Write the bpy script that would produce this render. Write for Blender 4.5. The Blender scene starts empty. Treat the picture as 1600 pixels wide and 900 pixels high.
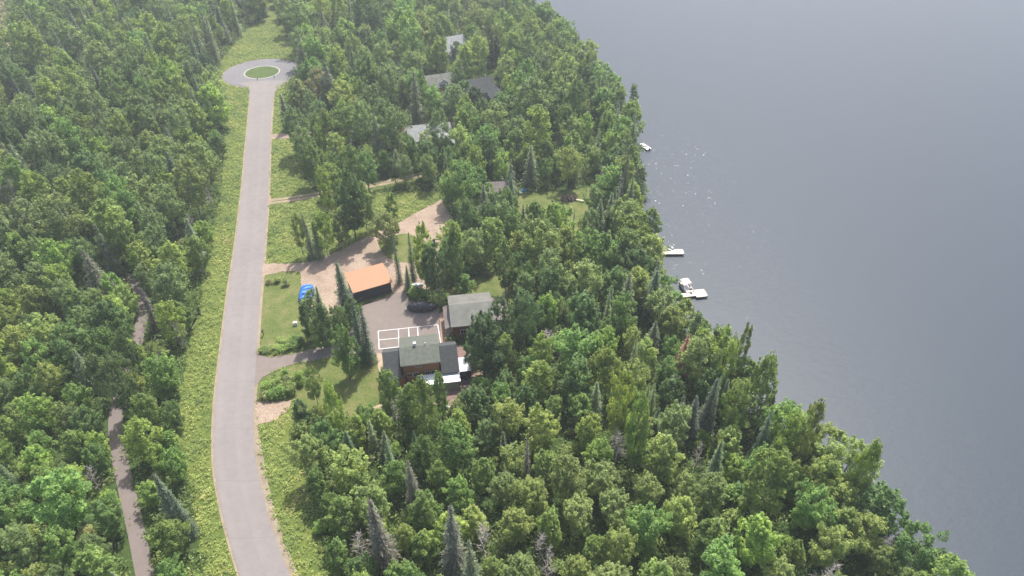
import bpy, bmesh, math, random
import numpy as np
from mathutils import Vector, Matrix

# ------------------------------------------------------------------ camera, world, sun, exposure
H = 92.0; TILT = math.radians(38.5); F = 1067.0
SUN_AZ = 17.0; SUN_EL = 61.0          # azimuth from +Y towards +X
SKY_STRENGTH = 0.15; SUN_STRENGTH = 4.2; EXPOSURE = 0.82
HAZE_DENSITY = 0.00036
sc = bpy.context.scene
cam_d = bpy.data.cameras.new("camera"); cam = bpy.data.objects.new("camera", cam_d)
sc.collection.objects.link(cam); sc.camera = cam
cam.location = (0, 0, H); cam.rotation_euler = (math.pi/2 - TILT, 0, 0)
cam_d.sensor_width = 36; cam_d.lens = F/1600*36; cam_d.clip_start = .5; cam_d.clip_end = 8000
W = bpy.data.worlds.new("World"); sc.world = W; W.use_nodes = True
nt = W.node_tree; nt.nodes.clear()
sky = nt.nodes.new("ShaderNodeTexSky"); sky.sky_type = 'NISHITA'; sky.sun_disc = False
sky.sun_elevation = math.radians(SUN_EL); sky.sun_rotation = math.radians(SUN_AZ)
sky.air_density = 1.0; sky.dust_density = 5.0; sky.ozone_density = 1.0; sky.altitude = 300
bg = nt.nodes.new("ShaderNodeBackground"); bg.inputs[1].default_value = SKY_STRENGTH
wo = nt.nodes.new("ShaderNodeOutputWorld")
nt.links.new(sky.outputs[0], bg.inputs[0]); nt.links.new(bg.outputs[0], wo.inputs[0])
sd = bpy.data.lights.new("sun", 'SUN'); sd.energy = SUN_STRENGTH; sd.angle = math.radians(1.2); sd.color = (1, .955, .89)
sun = bpy.data.objects.new("sun", sd); sc.collection.objects.link(sun)
e_, a_ = math.radians(SUN_EL), math.radians(SUN_AZ)
SUNV = Vector((math.sin(a_)*math.cos(e_), math.cos(a_)*math.cos(e_), math.sin(e_)))
sun.rotation_euler = (-SUNV).to_track_quat('-Z', 'Y').to_euler()
vs = sc.view_settings; vs.view_transform = 'Standard'; vs.look = 'None'; vs.gamma = 1; vs.exposure = EXPOSURE
vs.use_curve_mapping = False
try:
    sc.cycles.volume_bounces = 1; sc.cycles.max_bounces = 7; sc.cycles.transparent_max_bounces = 8
    sc.cycles.diffuse_bounces = 4; sc.cycles.transmission_bounces = 4; sc.cycles.glossy_bounces = 2
    sc.cycles.use_denoising = True; sc.cycles.sample_clamp_indirect = 6
except Exception: pass

# ------------------------------------------------------------------ helpers
rnd = random.Random(7); rng = np.random.default_rng(11)
ST, CT = math.sin(TILT), math.cos(TILT)
K = H/75.0
def G(px, py, h=0.0):
    """where the photograph's point (px, py) meets the level h metres above the ground"""
    u = (px-800)/F; v = (py-450)/F; z = (H-h)/(ST+v*CT)
    return (u*z, z*(CT-v*ST), h)
def PX(x, y, z=0.0):
    dz = H-z; d = y*CT+dz*ST
    return 800+F*x/d, 450+F*(dz*CT-y*ST)/d
def gpoly(pts, h=0.0): return [G(x, y, h)[:2] for x, y in pts]
def inside(px, py, poly):
    p = np.asarray(poly, float); px = np.asarray(px, float); py = np.asarray(py, float)
    r = np.zeros(px.shape, bool); n = len(p); j = n-1
    for i in range(n):
        xi, yi = p[i]; xj, yj = p[j]
        if yi != yj:
            r ^= ((yi > py) != (yj > py)) & (px < (xj-xi)*(py-yi)/(yj-yi)+xi)
        j = i
    return r
def smooth(pts, step=1.0, closed=False):
    P = [np.array(p, float) for p in pts]; n = len(P); out = []
    rngi = range(n if closed else n-1)
    for i in rngi:
        p0 = P[(i-1) % n] if closed or i > 0 else 2*P[0]-P[1]
        p1 = P[i]; p2 = P[(i+1) % n]
        p3 = P[(i+2) % n] if closed or i+2 < n else 2*P[-1]-P[-2]
        L = np.linalg.norm(p2-p1); m = max(1, int(L/step))
        for k in range(m):
            t = k/m
            out.append(.5*((2*p1)+(-p0+p2)*t+(2*p0-5*p1+4*p2-p3)*t*t+(-p0+3*p1-3*p2+p3)*t**3))
    if not closed: out.append(P[-1])
    return out
C = sc.collection
def link(o, parent=None):
    C.objects.link(o)
    if parent is not None: o.parent = parent
    return o
def tag(o, label=None, cat=None, group=None, kind=None):
    if label: o['label'] = label
    if cat: o['category'] = cat
    if group: o['group'] = group
    if kind: o['kind'] = kind
    return o
def empty(name, loc, rz=0.0, label=None, cat=None, group=None):
    o = bpy.data.objects.new(name, None); o.location = loc; o.rotation_euler = (0, 0, rz)
    o.empty_display_size = .3
    link(o); return tag(o, label, cat, group)
def mesh_obj(name, verts, faces, m, parent=None, smooth_=False):
    me = bpy.data.meshes.new(name); me.from_pydata([tuple(map(float, v)) for v in verts], [], [tuple(f) for f in faces]); me.update()
    if m: me.materials.append(m)
    if smooth_:
        me.polygons.foreach_set('use_smooth', [True]*len(me.polygons))
    return link(bpy.data.objects.new(name, me), parent)
class MB:
    """collects boxes, tubes and slabs for one mesh"""
    def __init__(s): s.v = []; s.f = []
    def add(s, v, f):
        b = len(s.v); s.v += [tuple(map(float, p)) for p in v]; s.f += [tuple(i+b for i in q) for q in f]; return s
    def box(s, x0, x1, y0, y1, z0, z1, rz=0, c=None):
        v = [(x, y, z) for z in (z0, z1) for x, y in ((x0, y0), (x1, y0), (x1, y1), (x0, y1))]
        if rz:
            c = c or ((x0+x1)/2, (y0+y1)/2); cs, sn = math.cos(rz), math.sin(rz)
            v = [(c[0]+(x-c[0])*cs-(y-c[1])*sn, c[1]+(x-c[0])*sn+(y-c[1])*cs, z) for x, y, z in v]
        return s.add(v, [(3, 2, 1, 0), (4, 5, 6, 7), (0, 1, 5, 4), (1, 2, 6, 5), (2, 3, 7, 6), (3, 0, 4, 7)])
    def slab(s, quad, t):
        """a plate: four corners of its top, thickness t downwards"""
        q = [Vector(p) for p in quad]; lo = [p-Vector((0, 0, t)) for p in q]
        return s.add([*q, *lo], [(0, 1, 2, 3), (7, 6, 5, 4), (0, 4, 5, 1), (1, 5, 6, 2), (2, 6, 7, 3), (3, 7, 4, 0)])
    def tube(s, pts, radii, n=6, cap=True):
        pts = [Vector(p) for p in pts]; v = []; f = []
        for i, p in enumerate(pts):
            d = (pts[min(i+1, len(pts)-1)]-pts[max(i-1, 0)]).normalized()
            a = d.orthogonal().normalized(); b = d.cross(a)
            for k in range(n):
                t = 2*math.pi*k/n; v.append(p+(a*math.cos(t)+b*math.sin(t))*radii[i])
        for i in range(len(pts)-1):
            for k in range(n):
                f.append((i*n+k, i*n+(k+1) % n, (i+1)*n+(k+1) % n, (i+1)*n+k))
        if cap:
            f.append(tuple(range(n-1, -1, -1))); f.append(tuple(range((len(pts)-1)*n, len(pts)*n)))
        return s.add(v, f)
    def prism(s, poly, z0, z1):
        n = len(poly)
        v = [(x, y, z0) for x, y in poly]+[(x, y, z1) for x, y in poly]
        return s.add(v, [tuple(range(n-1, -1, -1)), tuple(range(n, 2*n))]+[(i, (i+1) % n, n+(i+1) % n, n+i) for i in range(n)])
    def build(s, name, m, parent=None, smooth_=False):
        return mesh_obj(name, s.v, s.f, m, parent, smooth_)

# ------------------------------------------------------------------ materials
def mat(name, col, rough=.85, spec=.3, metal=0.0):
    m = bpy.data.materials.new(name); m.use_nodes = True
    b = m.node_tree.nodes['Principled BSDF']
    b.inputs['Base Color'].default_value = (*col, 1); b.inputs['Roughness'].default_value = rough
    b.inputs['Specular IOR Level'].default_value = spec; b.inputs['Metallic'].default_value = metal
    return m
def N(m, t, **kw):
    n = m.node_tree.nodes.new(t)
    for k, v in kw.items():
        if k in ('ins',):
            for a, b in v.items(): n.inputs[a].default_value = b
        else: setattr(n, k, v)
    return n
def L(m, a, b): m.node_tree.links.new(a, b)
def pbsdf(m): return m.node_tree.nodes['Principled BSDF']
def coords(m, scale=(1, 1, 1), obj=False):
    tc = N(m, 'ShaderNodeTexCoord'); mp = N(m, 'ShaderNodeMapping'); mp.inputs['Scale'].default_value = scale
    if obj: L(m, tc.outputs['Object'], mp.inputs[0])
    else:
        g = N(m, 'ShaderNodeNewGeometry'); L(m, g.outputs['Position'], mp.inputs[0])
    return mp.outputs[0]
def noise(m, co, scale, detail=4, rough=.6, dist=0.0):
    n = N(m, 'ShaderNodeTexNoise', ins={'Scale': scale, 'Detail': detail, 'Roughness': rough, 'Distortion': dist})
    L(m, co, n.inputs['Vector']); return n.outputs['Fac']
def ramp(m, fac, stops):
    r = N(m, 'ShaderNodeValToRGB'); e = r.color_ramp.elements
    while len(e) > 1: e.remove(e[-1])
    e[0].position = stops[0][0]; e[0].color = (*stops[0][1], 1)
    for p, c in stops[1:]:
        k = e.new(p); k.color = (*c, 1)
    L(m, fac, r.inputs[0]); return r.outputs[0]
def mix(m, fac, a, b, mode='MIX'):
    n = N(m, 'ShaderNodeMix', data_type='RGBA', blend_type=mode)
    for i, v in ((0, fac), (6, a), (7, b)):
        if isinstance(v, (int, float)): n.inputs[i].default_value = v
        elif isinstance(v, tuple): n.inputs[i].default_value = (*v, 1)
        else: L(m, v, n.inputs[i])
    return n.outputs[2]
def bump(m, h, strength=.4, dist=.1):
    b = N(m, 'ShaderNodeBump', ins={'Strength': strength, 'Distance': dist}); L(m, h, b.inputs['Height'])
    L(m, b.outputs[0], pbsdf(m).inputs['Normal'])
AL = .80   # all ground and building colours at once
def dim(stops): return [(p, tuple(x*AL for x in c)) for p, c in stops]
def speckled(name, stops, s1=.15, s2=2.5, rough=.95, bmp=.5, bdist=.1, fine=.5):
    """a ground material: broad patches and fine grain"""
    m = mat(name, (.2, .2, .2), rough, .15); co = coords(m)
    a = noise(m, co, s1, 6, .65); b = noise(m, co, s2, 5, .7)
    mm = N(m, 'ShaderNodeMix', data_type='FLOAT'); mm.inputs[0].default_value = fine
    L(m, a, mm.inputs[2]); L(m, b, mm.inputs[3])
    L(m, ramp(m, mm.outputs[0], dim(stops)), pbsdf(m).inputs['Base Color']); bump(m, b, bmp, bdist)
    return m
M = {}
M['floor'] = speckled('forest_floor', [(.3, (.025, .04, .015)), (.48, (.045, .075, .02)), (.6, (.07, .11, .028)), (.75, (.10, .09, .05))])
M['meadow'] = speckled('meadow_grass', [(.3, (.04, .07, .016)), (.45, (.09, .13, .028)), (.56, (.14, .17, .04)), (.68, (.19, .20, .06)), (.8, (.22, .18, .09))], .22, 2.2)
M['lawn'] = speckled('mown_lawn', [(.32, (.055, .09, .022)), (.45, (.10, .135, .035)), (.54, (.15, .165, .055)), (.63, (.21, .18, .085)), (.75, (.27, .22, .13))], .3, 2.6)
M['island'] = speckled('island_lawn', [(.3, (.05, .085, .025)), (.5, (.08, .12, .035)), (.65, (.13, .15, .055)), (.78, (.2, .18, .09))], .3, 5)
M['gravel'] = speckled('pinkish_gravel', [(.32, (.15, .115, .085)), (.44, (.27, .205, .155)), (.54, (.36, .275, .21)), (.66, (.46, .37, .29))], .22, 3.2, fine=.62)
M['sand'] = speckled('sandy_soil', [(.3, (.22, .17, .10)), (.5, (.40, .31, .22)), (.7, (.50, .40, .29))], .25, 3)
M['shoulder'] = speckled('road_shoulder', [(.3, (.14, .12, .07)), (.5, (.28, .23, .17)), (.7, (.38, .31, .24))], .4, 4)
M['paver'] = speckled('brick_pavers', [(.3, (.16, .11, .10)), (.5, (.22, .15, .13)), (.7, (.28, .2, .17))], .3, 5)
M['walk'] = speckled('salmon_walk', [(.3, (.28, .18, .13)), (.5, (.37, .25, .19)), (.7, (.42, .30, .23))], .3, 5)
M['leafpile'] = speckled('brush_pile', [(.3, (.08, .06, .04)), (.5, (.2, .15, .11)), (.7, (.35, .28, .22))], 1, 6)

def asphalt(name, base, seams=True):
    base = tuple(x*AL for x in base); m = mat(name, base, .9, .25); co = coords(m)
    big = noise(m, co, .06, 5, .6); fine = noise(m, co, 9, 3, .7); mid = noise(m, co, .7, 5, .65)
    lo = tuple(c*.80 for c in base); hi = tuple(c*1.18 for c in base)
    c = ramp(m, big, [(.32, lo), (.7, hi)])
    c = mix(m, .5, c, ramp(m, mid, [(.3, tuple(c*.8 for c in base)), (.7, tuple(c*1.2 for c in base))]))
    c = mix(m, .25, c, ramp(m, fine, [(.3, tuple(c*.55 for c in base)), (.7, tuple(c*1.4 for c in base))]))
    if seams:
        uv = N(m, 'ShaderNodeUVMap'); sp = N(m, 'ShaderNodeSeparateXYZ'); L(m, uv.outputs[0], sp.inputs[0])
        # wheel tracks and the joint between the two paving lanes
        tr = N(m, 'ShaderNodeMath', operation='SINE'); mu = N(m, 'ShaderNodeMath', operation='MULTIPLY', ins={1: 12.566})
        L(m, sp.outputs[0], mu.inputs[0]); L(m, mu.outputs[0], tr.inputs[0])
        c = mix(m, ramp(m, tr.outputs[0], [(0, (.0, .0, .0)), (1, (.14, .14, .14))]), c, tuple(min(1, x*1.25) for x in base))
        j = N(m, 'ShaderNodeMath', operation='SUBTRACT', ins={1: .5}); L(m, sp.outputs[0], j.inputs[0])
        ja = N(m, 'ShaderNodeMath', operation='ABSOLUTE'); L(m, j.outputs[0], ja.inputs[0])
        c = mix(m, ramp(m, ja.outputs[0], [(0, (.25, .25, .25)), (.008, (0, 0, 0))]), c, tuple(x*.6 for x in base))
        # thermal cracks straight across, wandering a little
        wob = noise(m, co, .35, 3, .6)
        w1 = N(m, 'ShaderNodeMath', operation='MULTIPLY_ADD', ins={1: .9}); L(m, wob, w1.inputs[0]); L(m, sp.outputs[1], w1.inputs[2])
        md = N(m, 'ShaderNodeMath', operation='PINGPONG', ins={1: 5.7}); L(m, w1.outputs[0], md.inputs[0])
        c = mix(m, ramp(m, md.outputs[0], [(0, (.6, .6, .6)), (.05, (0, 0, 0))]), c, tuple(x*.4 for x in base))
    L(m, c, pbsdf(m).inputs['Base Color']); bump(m, fine, .25, .03); return m
M['road'] = asphalt('road_asphalt', (.232, .209, .200))
M['circle'] = asphalt('circle_asphalt', (.185, .178, .186), False)
M['drive'] = asphalt('drive_asphalt', (.205, .172, .152), False)
M['path'] = asphalt('path_asphalt', (.195, .163, .150), False)
M['concrete'] = speckled('pale_concrete', [(.3, (.34, .32, .30)), (.7, (.48, .46, .43))], .5, 4, bmp=.2)

def plain(name, col, rough=.7, var=.18, scale=1.2, spec=.3, metal=0.0, stripes=None, sdir=0, sw=1.0):
    """painted, timber or metal surfaces: slight patches, optional courses or ribs along one object axis"""
    col = tuple(x*AL for x in col); m = mat(name, col, rough, spec, metal); co = coords(m, obj=True); n = noise(m, co, scale, 5, .65)
    c = ramp(m, n, [(.3, tuple(max(0, x*(1-var)) for x in col)), (.7, tuple(min(1, x*(1+var)) for x in col))])
    if stripes:
        sp = N(m, 'ShaderNodeSeparateXYZ'); L(m, co, sp.inputs[0])
        a = N(m, 'ShaderNodeMath', operation='MULTIPLY', ins={1: stripes}); L(m, sp.outputs[sdir], a.inputs[0])
        fr = N(m, 'ShaderNodeMath', operation='FRACT'); L(m, a.outputs[0], fr.inputs[0])
        c = mix(m, ramp(m, fr.outputs[0], [(0, (sw, sw, sw)), (.12, (sw*.5, sw*.5, sw*.5)), (.2, (0, 0, 0))]), c, tuple(x*.45 for x in col))
    L(m, c, pbsdf(m).inputs['Base Color']); bump(m, n, .15, .02); return m
M['shingle'] = plain('grey_green_shingles', (.125, .135, .112), .95, .22, 1.6, .1, stripes=4.0, sdir=1, sw=.35)
M['shingle_dark'] = plain('dark_shingles', (.085, .09, .09), .95, .2, 1.6, .1, stripes=3.0, sdir=1, sw=.45)
M['shingle_grey'] = plain('worn_grey_shingles', (.175, .176, .158), .95, .25, .5, .1, stripes=4.0, sdir=0, sw=.2)
M['shingle_pale'] = plain('pale_grey_shingles', (.30, .31, .31), .9, .2, .8, .1, stripes=3.5, sdir=1, sw=.25)
M['shingle_brown'] = plain('brown_shingles', (.20, .17, .16), .95, .2, 1, .1, stripes=4, sdir=1, sw=.3)
M['copper'] = plain('copper_coloured_metal_roof', (.41, .205, .108), .6, .05, .6, .25, stripes=2.2, sdir=0, sw=.12)
M['cedar'] = plain('stained_cedar_siding', (.40, .175, .07), .8, .2, 1.5, stripes=5, sdir=2, sw=.5)
M['cedar_dark'] = plain('dark_cedar', (.16, .07, .035), .8, .2, 1.5, stripes=5, sdir=2, sw=.4)
M['navy'] = plain('slate_blue_siding', (.045, .05, .062), .7, .12, 1, stripes=3.5, sdir=0, sw=.4)
M['peach'] = plain('peach_siding', (.55, .35, .24), .8, .1)
M['greywall'] = plain('grey_siding', (.35, .35, .33), .8, .1, stripes=6, sdir=2, sw=.3)
M['greenwall'] = plain('weathered_lattice', (.26, .27, .18), .9, .3, 3, stripes=6, sdir=0, sw=.6)
M['white'] = plain('white_paint', (.78, .78, .77), .5, .06)
M['whitemetal'] = plain('white_metal', (.78, .79, .80), .4, .08, 1, .5, stripes=2.5, sdir=0, sw=.15)
M['trailer_top'] = plain('lilac_grey_paint', (.50, .50, .55), .5, .1)
M['trim'] = plain('dark_trim', (.10, .09, .08), .6, .1)
M['glass'] = mat('window_glass', (.02, .025, .03), .08, .6)
M['black'] = plain('black_cover', (.03, .03, .035), .26, .5, 2.5, .6)
M['rubber'] = mat('rubber', (.02, .02, .02), .8)
M['tarp'] = plain('blue_tarp', (.04, .20, .62), .45, .35, 3.5, .5)
M['steel'] = mat('galvanised_steel', (.4, .41, .42), .45, .5, .7)
M['tank'] = plain('pale_tank_paint', (.62, .68, .66), .45, .1)
M['dock'] = plain('bleached_deck_boards', (.66, .60, .50), .85, .12, 1, stripes=3.5, sdir=0, sw=.5)
M['beige'] = plain('beige_canvas', (.62, .52, .46), .8, .1)
M['redbrown'] = mat('red_brown', (.25, .08, .05), .8)
M['bark'] = plain('brown_bark', (.13, .10, .075), .95, .3, 6)
M['palebark'] = plain('pale_birch_bark', (.48, .45, .40), .85, .3, 4)
M['greybark'] = plain('grey_aspen_bark', (.30, .29, .24), .9, .3, 4)
M['deadwood'] = plain('bleached_dead_wood', (.42, .37, .34), .9, .2, 4)
M['blue'] = mat('blue_plastic', (.02, .16, .38), .5)

def leafmat(name, base, trans=.5, var=.35, useobj=True):
    m = bpy.data.materials.new(name); m.use_nodes = True; t = m.node_tree; t.nodes.clear()
    out = N(m, 'ShaderNodeOutputMaterial'); d = N(m, 'ShaderNodeBsdfPrincipled'); tr = N(m, 'ShaderNodeBsdfTranslucent'); mx = N(m, 'ShaderNodeMixShader')
    d.inputs['Roughness'].default_value = .55; d.inputs['Specular IOR Level'].default_value = .28
    g = N(m, 'ShaderNodeNewGeometry'); oi = N(m, 'ShaderNodeObjectInfo'); at = N(m, 'ShaderNodeAttribute', attribute_name='tint')
    col = oi.outputs['Color'] if useobj else None
    if col is None:
        co = coords(m); a = noise(m, co, .13, 4, .6)
        col = ramp(m, a, base)
    hsv = N(m, 'ShaderNodeHueSaturation', ins={'Saturation': .88}); L(m, col, hsv.inputs['Color'])
    # leaf-to-leaf differences
    v = N(m, 'ShaderNodeMapRange', ins={'From Min': 0, 'From Max': 1, 'To Min': 1.2-var, 'To Max': 1.2+var}); L(m, g.outputs['Random Per Island'], v.inputs['Value'])
    v2 = N(m, 'ShaderNodeMapRange', ins={'From Min': 0, 'From Max': 1, 'To Min': .72, 'To Max': 1.28}); L(m, at.outputs['Fac'], v2.inputs['Value'])
    vm = N(m, 'ShaderNodeMath', operation='MULTIPLY'); L(m, v.outputs[0], vm.inputs[0]); L(m, v2.outputs[0], vm.inputs[1]); L(m, vm.outputs[0], hsv.inputs['Value'])
    hh = N(m, 'ShaderNodeMapRange', ins={'From Min': 0, 'From Max': 1, 'To Min': .510, 'To Max': .482}); L(m, at.outputs['Fac'], hh.inputs['Value']); L(m, hh.outputs[0], hsv.inputs['Hue'])
    L(m, hsv.outputs[0], d.inputs['Base Color'])
    b = N(m, 'ShaderNodeMix', data_type='RGBA', blend_type='MULTIPLY'); b.inputs[0].default_value = 1
    L(m, hsv.outputs[0], b.inputs[6]); b.inputs[7].default_value = (1.35, 1.35, .6, 1); L(m, b.outputs[2], tr.inputs[0])
    mx.inputs[0].default_value = trans
    L(m, d.outputs[0], mx.inputs[1]); L(m, tr.outputs[0], mx.inputs[2]); L(m, mx.outputs[0], out.inputs[0]); return m
M['leaf'] = leafmat('leaves', None)
M['needle'] = leafmat('needles', None, .12, .3)
M['under'] = leafmat('undergrowth_leaves', [(.3, (.065, .11, .026)), (.5, (.12, .18, .042)), (.7, (.18, .235, .055))], .45, .35, False)
M['weeds'] = leafmat('tall_weeds', [(.32, (.09, .15, .026)), (.43, (.165, .23, .04)), (.53, (.225, .285, .052)), (.64, (.28, .30, .07)), (.76, (.31, .27, .11))], .35, .3, False)

def water_mat():
    m = mat('lake_water', (.015, .027, .041), .46, .64); b = pbsdf(m); b.inputs['IOR'].default_value = 1.33
    co = coords(m); co2 = coords(m, (1, 1.6, 1))
    w1 = noise(m, co2, 1.6, 4, .62); w2 = noise(m, co2, .5, 3, .5)
    patch = noise(m, co, .012, 3, .5)
    amp = N(m, 'ShaderNodeMapRange', ins={'From Min': .35, 'From Max': .7, 'To Min': .5, 'To Max': 1.0}); L(m, patch, amp.inputs['Value'])
    h = N(m, 'ShaderNodeMath', operation='MULTIPLY_ADD', ins={1: .6}); L(m, w1, h.inputs[0]); L(m, w2, h.inputs[2])
    bp = N(m, 'ShaderNodeBump', ins={'Distance': .035}); L(m, h.outputs[0], bp.inputs['Height']); L(m, amp.outputs[0], bp.inputs['Strength'])
    L(m, bp.outputs[0], b.inputs['Normal'])
    # a ruffled patch off the docks whose small facets catch the sun
    gl_ = N(m, 'ShaderNodeBsdfGlossy', ins={'Roughness': .10}); gl_.inputs['Color'].default_value = (1, 1, 1, 1)
    vo = N(m, 'ShaderNodeTexVoronoi', ins={'Scale': 6.5, 'Randomness': 1.0}); L(m, co, vo.inputs['Vector'])
    v1 = N(m, 'ShaderNodeVectorMath', operation='SUBTRACT', ins={1: (.5, .5, .5)}); L(m, vo.outputs['Color'], v1.inputs[0])
    v2 = N(m, 'ShaderNodeVectorMath', operation='MULTIPLY_ADD', ins={1: (.8, .8, 0), 2: (0, 0, 1)}); L(m, v1.outputs[0], v2.inputs[0])
    v3 = N(m, 'ShaderNodeVectorMath', operation='NORMALIZE'); L(m, v2.outputs[0], v3.inputs[0]); L(m, v3.outputs[0], gl_.inputs['Normal'])
    geo = N(m, 'ShaderNodeNewGeometry'); vd = N(m, 'ShaderNodeVectorMath', operation='DISTANCE'); mp = N(m, 'ShaderNodeMapping', vector_type='POINT')
    c0 = G(1050, 300); mp.inputs['Location'].default_value = (-c0[0], -c0[1]*.42, 0); mp.inputs['Scale'].default_value = (1, .42, 1)
    L(m, geo.outputs['Position'], mp.inputs[0]); L(m, mp.outputs[0], vd.inputs[0])
    mr = N(m, 'ShaderNodeMapRange', ins={'From Min': 0, 'From Max': 27, 'To Min': .0032, 'To Max': 0.0}); L(m, vd.outputs['Value'], mr.inputs['Value'])
    pm = N(m, 'ShaderNodeMapRange', ins={'From Min': .42, 'From Max': .6, 'To Min': .15, 'To Max': 1.0}); L(m, noise(m, co, .12, 4, .7), pm.inputs['Value'])
    ml = N(m, 'ShaderNodeMath', operation='MULTIPLY'); L(m, mr.outputs[0], ml.inputs[0]); L(m, pm.outputs[0], ml.inputs[1])
    ms = N(m, 'ShaderNodeMixShader'); L(m, ml.outputs[0], ms.inputs[0]); L(m, b.outputs[0], ms.inputs[1]); L(m, gl_.outputs[0], ms.inputs[2])
    L(m, ms.outputs[0], m.node_tree.nodes['Material Output'].inputs[0])
    return m
M['water'] = water_mat()

# ------------------------------------------------------------------ ground, lake
SHORE_PX = [(640, -60), (745, -22), (800, 12), (866, 50), (908, 105), (948, 140), (978, 195), (992, 250), (1000, 310), (1008, 380), (1032, 440), (1062, 495), (1108, 550), (1142, 596), (1188, 648), (1243, 690), (1288, 730), (1333, 775), (1376, 825), (1432, 895), (1500, 975), (1610, 1090)]
shore = sorted([G(x, y)[:2] for x, y in SHORE_PX], key=lambda p: p[1])
SY = np.array([p[1] for p in shore]); SX = np.array([p[0] for p in shore])
def shore_x(y):
    y = np.asarray(y, float)
    w = .9*np.sin(y*.21)+.6*np.sin(y*.53+1)+.3*np.sin(y*1.3)
    return np.interp(y, SY, SX)+w+np.clip(y-SY[-1], 0, None)*-.9
ys = np.concatenate([np.array([-1500, -600, -200, -60, 0]), np.arange(20, 480, 3.0), np.array([520, 700, 1000, 1500])])
offs = [-3000, -1200, -500, -250, -120, -60, -30, -14, -6, -3, -1.2, 0, 1.5, 4, 9, 20, 60, 250, 1200, 3200]
hs = [0, 0, 0, 0, 0, 0, 0, 0, 0, 0, -.15, -.5, -.9, -1.4, -2.4, -3, -3.5, -4, -4, -4]
V = []; FA = []
for y in ys:
    sx = float(shore_x(y)) if y < 480 else float(shore_x(480))
    for o, h in zip(offs, hs): V.append((min(max(sx+o, -1500), 1500) if abs(o) < 1200 else math.copysign(1500, o), y, h))
n = len(offs)
for i in range(len(ys)-1):
    for j in range(n-1): FA.append((i*n+j, i*n+j+1, (i+1)*n+j+1, (i+1)*n+j))
# the outer two columns fall on one line; keep them apart
for i in range(len(ys)):
    V[i*n] = (-1500, V[i*n][1], 0); V[i*n+1] = (-1100, V[i*n+1][1], 0); V[i*n+n-2] = (1200, V[i*n+n-2][1], -4); V[i*n+n-1] = (1500, V[i*n+n-1][1], -4)
tag(mesh_obj('ground', V, FA, M['floor']), kind='structure')
tag(mesh_obj('lake', [(-1490, -1490, -.35), (1490, -1490, -.35), (1490, 1490, -.35), (-1490, 1490, -.35)], [(0, 1, 2, 3)], M['water']), kind='structure')

ZL = [0.0]
def sheet(name, pts, m, wob=.0, step=.8, closed_smooth=False, kind='structure', px=True):
    """a flat patch 4 mm above the one laid before it"""
    ZL[0] += .004; z = ZL[0]
    w = gpoly(pts) if px else pts
    if closed_smooth: w = smooth(w, step, True)
    else:
        o = []
        for i in range(len(w)):
            a = np.array(w[i]); b = np.array(w[(i+1) % len(w)]); k = max(1, int(np.linalg.norm(b-a)/step))
            o += [a+(b-a)*t/k for t in range(k)]
        w = o
    if wob: w = [p+np.array([math.sin(i*1.7+p[1]*2)*.5+rnd.uniform(-1, 1), math.cos(i*1.3+p[0]*2)*.5+rnd.uniform(-1, 1)])*wob for i, p in enumerate(w)]
    me = bpy.data.meshes.new(name); bm = bmesh.new()
    f = bm.faces.new([bm.verts.new((p[0], p[1], z)) for p in w]); bmesh.ops.triangulate(bm, faces=[f])
    for f in bm.faces:
        if f.normal.z < 0: f.normal_flip()
    bm.to_mesh(me); bm.free(); me.materials.append(m)
    o = link(bpy.data.objects.new(name, me)); return tag(o, kind=kind)
def strip(name, left, right, m, step=1.5, kind='structure'):
    """a strip between two edges given by equally many points, with u across and v in metres along it"""
    ZL[0] += .004; z = ZL[0]
    L_ = [np.array(p) for p in left]; R_ = [np.array(p) for p in right]
    cmb = smooth([np.concatenate([a, b]) for a, b in zip(L_, R_)], step)
    v = []; f = []; uv = []; s = 0; prev = None; k = 4
    for c in cmb:
        a, b = c[:2], c[2:]; mid = (a+b)/2
        if prev is not None: s += np.linalg.norm(mid-prev)
        prev = mid
        for j in range(k+1):
            p = a+(b-a)*j/k; v.append((p[0], p[1], z)); uv.append((j/k, s))
    for i in range(len(cmb)-1):
        for j in range(k): f.append((i*(k+1)+j, i*(k+1)+j+1, (i+1)*(k+1)+j+1, (i+1)*(k+1)+j))
    o = mesh_obj(name, v, f, m); me = o.data; ul = me.uv_layers.new(name='UVMap')
    for l in me.loops: ul.data[l.index].uv = uv[l.vertex_index]
    return tag(o, kind=kind)
def band(name, center, w, m, kind='structure'):
    c = smooth([G(*p)[:2] for p in center], 2.0); l = []; r = []
    for i, p in enumerate(c):
        d = c[min(i+1, len(c)-1)]-c[max(i-1, 0)]; d /= np.linalg.norm(d); nrm = np.array([-d[1], d[0]])
        l.append(p+nrm*w/2); r.append(p-nrm*w/2)
    return strip(name, l, r, m, 50, kind)

# open land (photo pixels, on the ground)
MEADOW = [(436, 34), (430, 5), (418, 5), (412, 34), (388, 42), (372, 62), (345, 95), (338, 125), (350, 155), (352, 200), (350, 250), (346, 300), (336, 350), (322, 420), (312, 480), (298, 540), (282, 600), (277, 660), (285, 720), (302, 790), (315, 860), (325, 960),
          (520, 960), (512, 880), (500, 820), (492, 750), (470, 700), (475, 660), (560, 650), (600, 640), (600, 560), (540, 555), (480, 500), (470, 440), (475, 415), (560, 385), (690, 318), (690, 300), (560, 300), (505, 318), (480, 285), (462, 240), (500, 222), (500, 200), (446, 200), (444, 150), (450, 125), (475, 100), (455, 75), (446, 44)]
sheet('meadow', MEADOW, M['meadow'], .5, 1.2)
LAWN1 = [(405, 425), (466, 425), (480, 480), (500, 535), (470, 552), (420, 555), (403, 545), (407, 480)]
LAWN2 = [(405, 590), (470, 570), (560, 558), (596, 560), (602, 640), (570, 650), (460, 660), (470, 625), (402, 626)]
sheet('roadside_lawn', LAWN1, M['lawn'], .25, 1.0)
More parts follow.
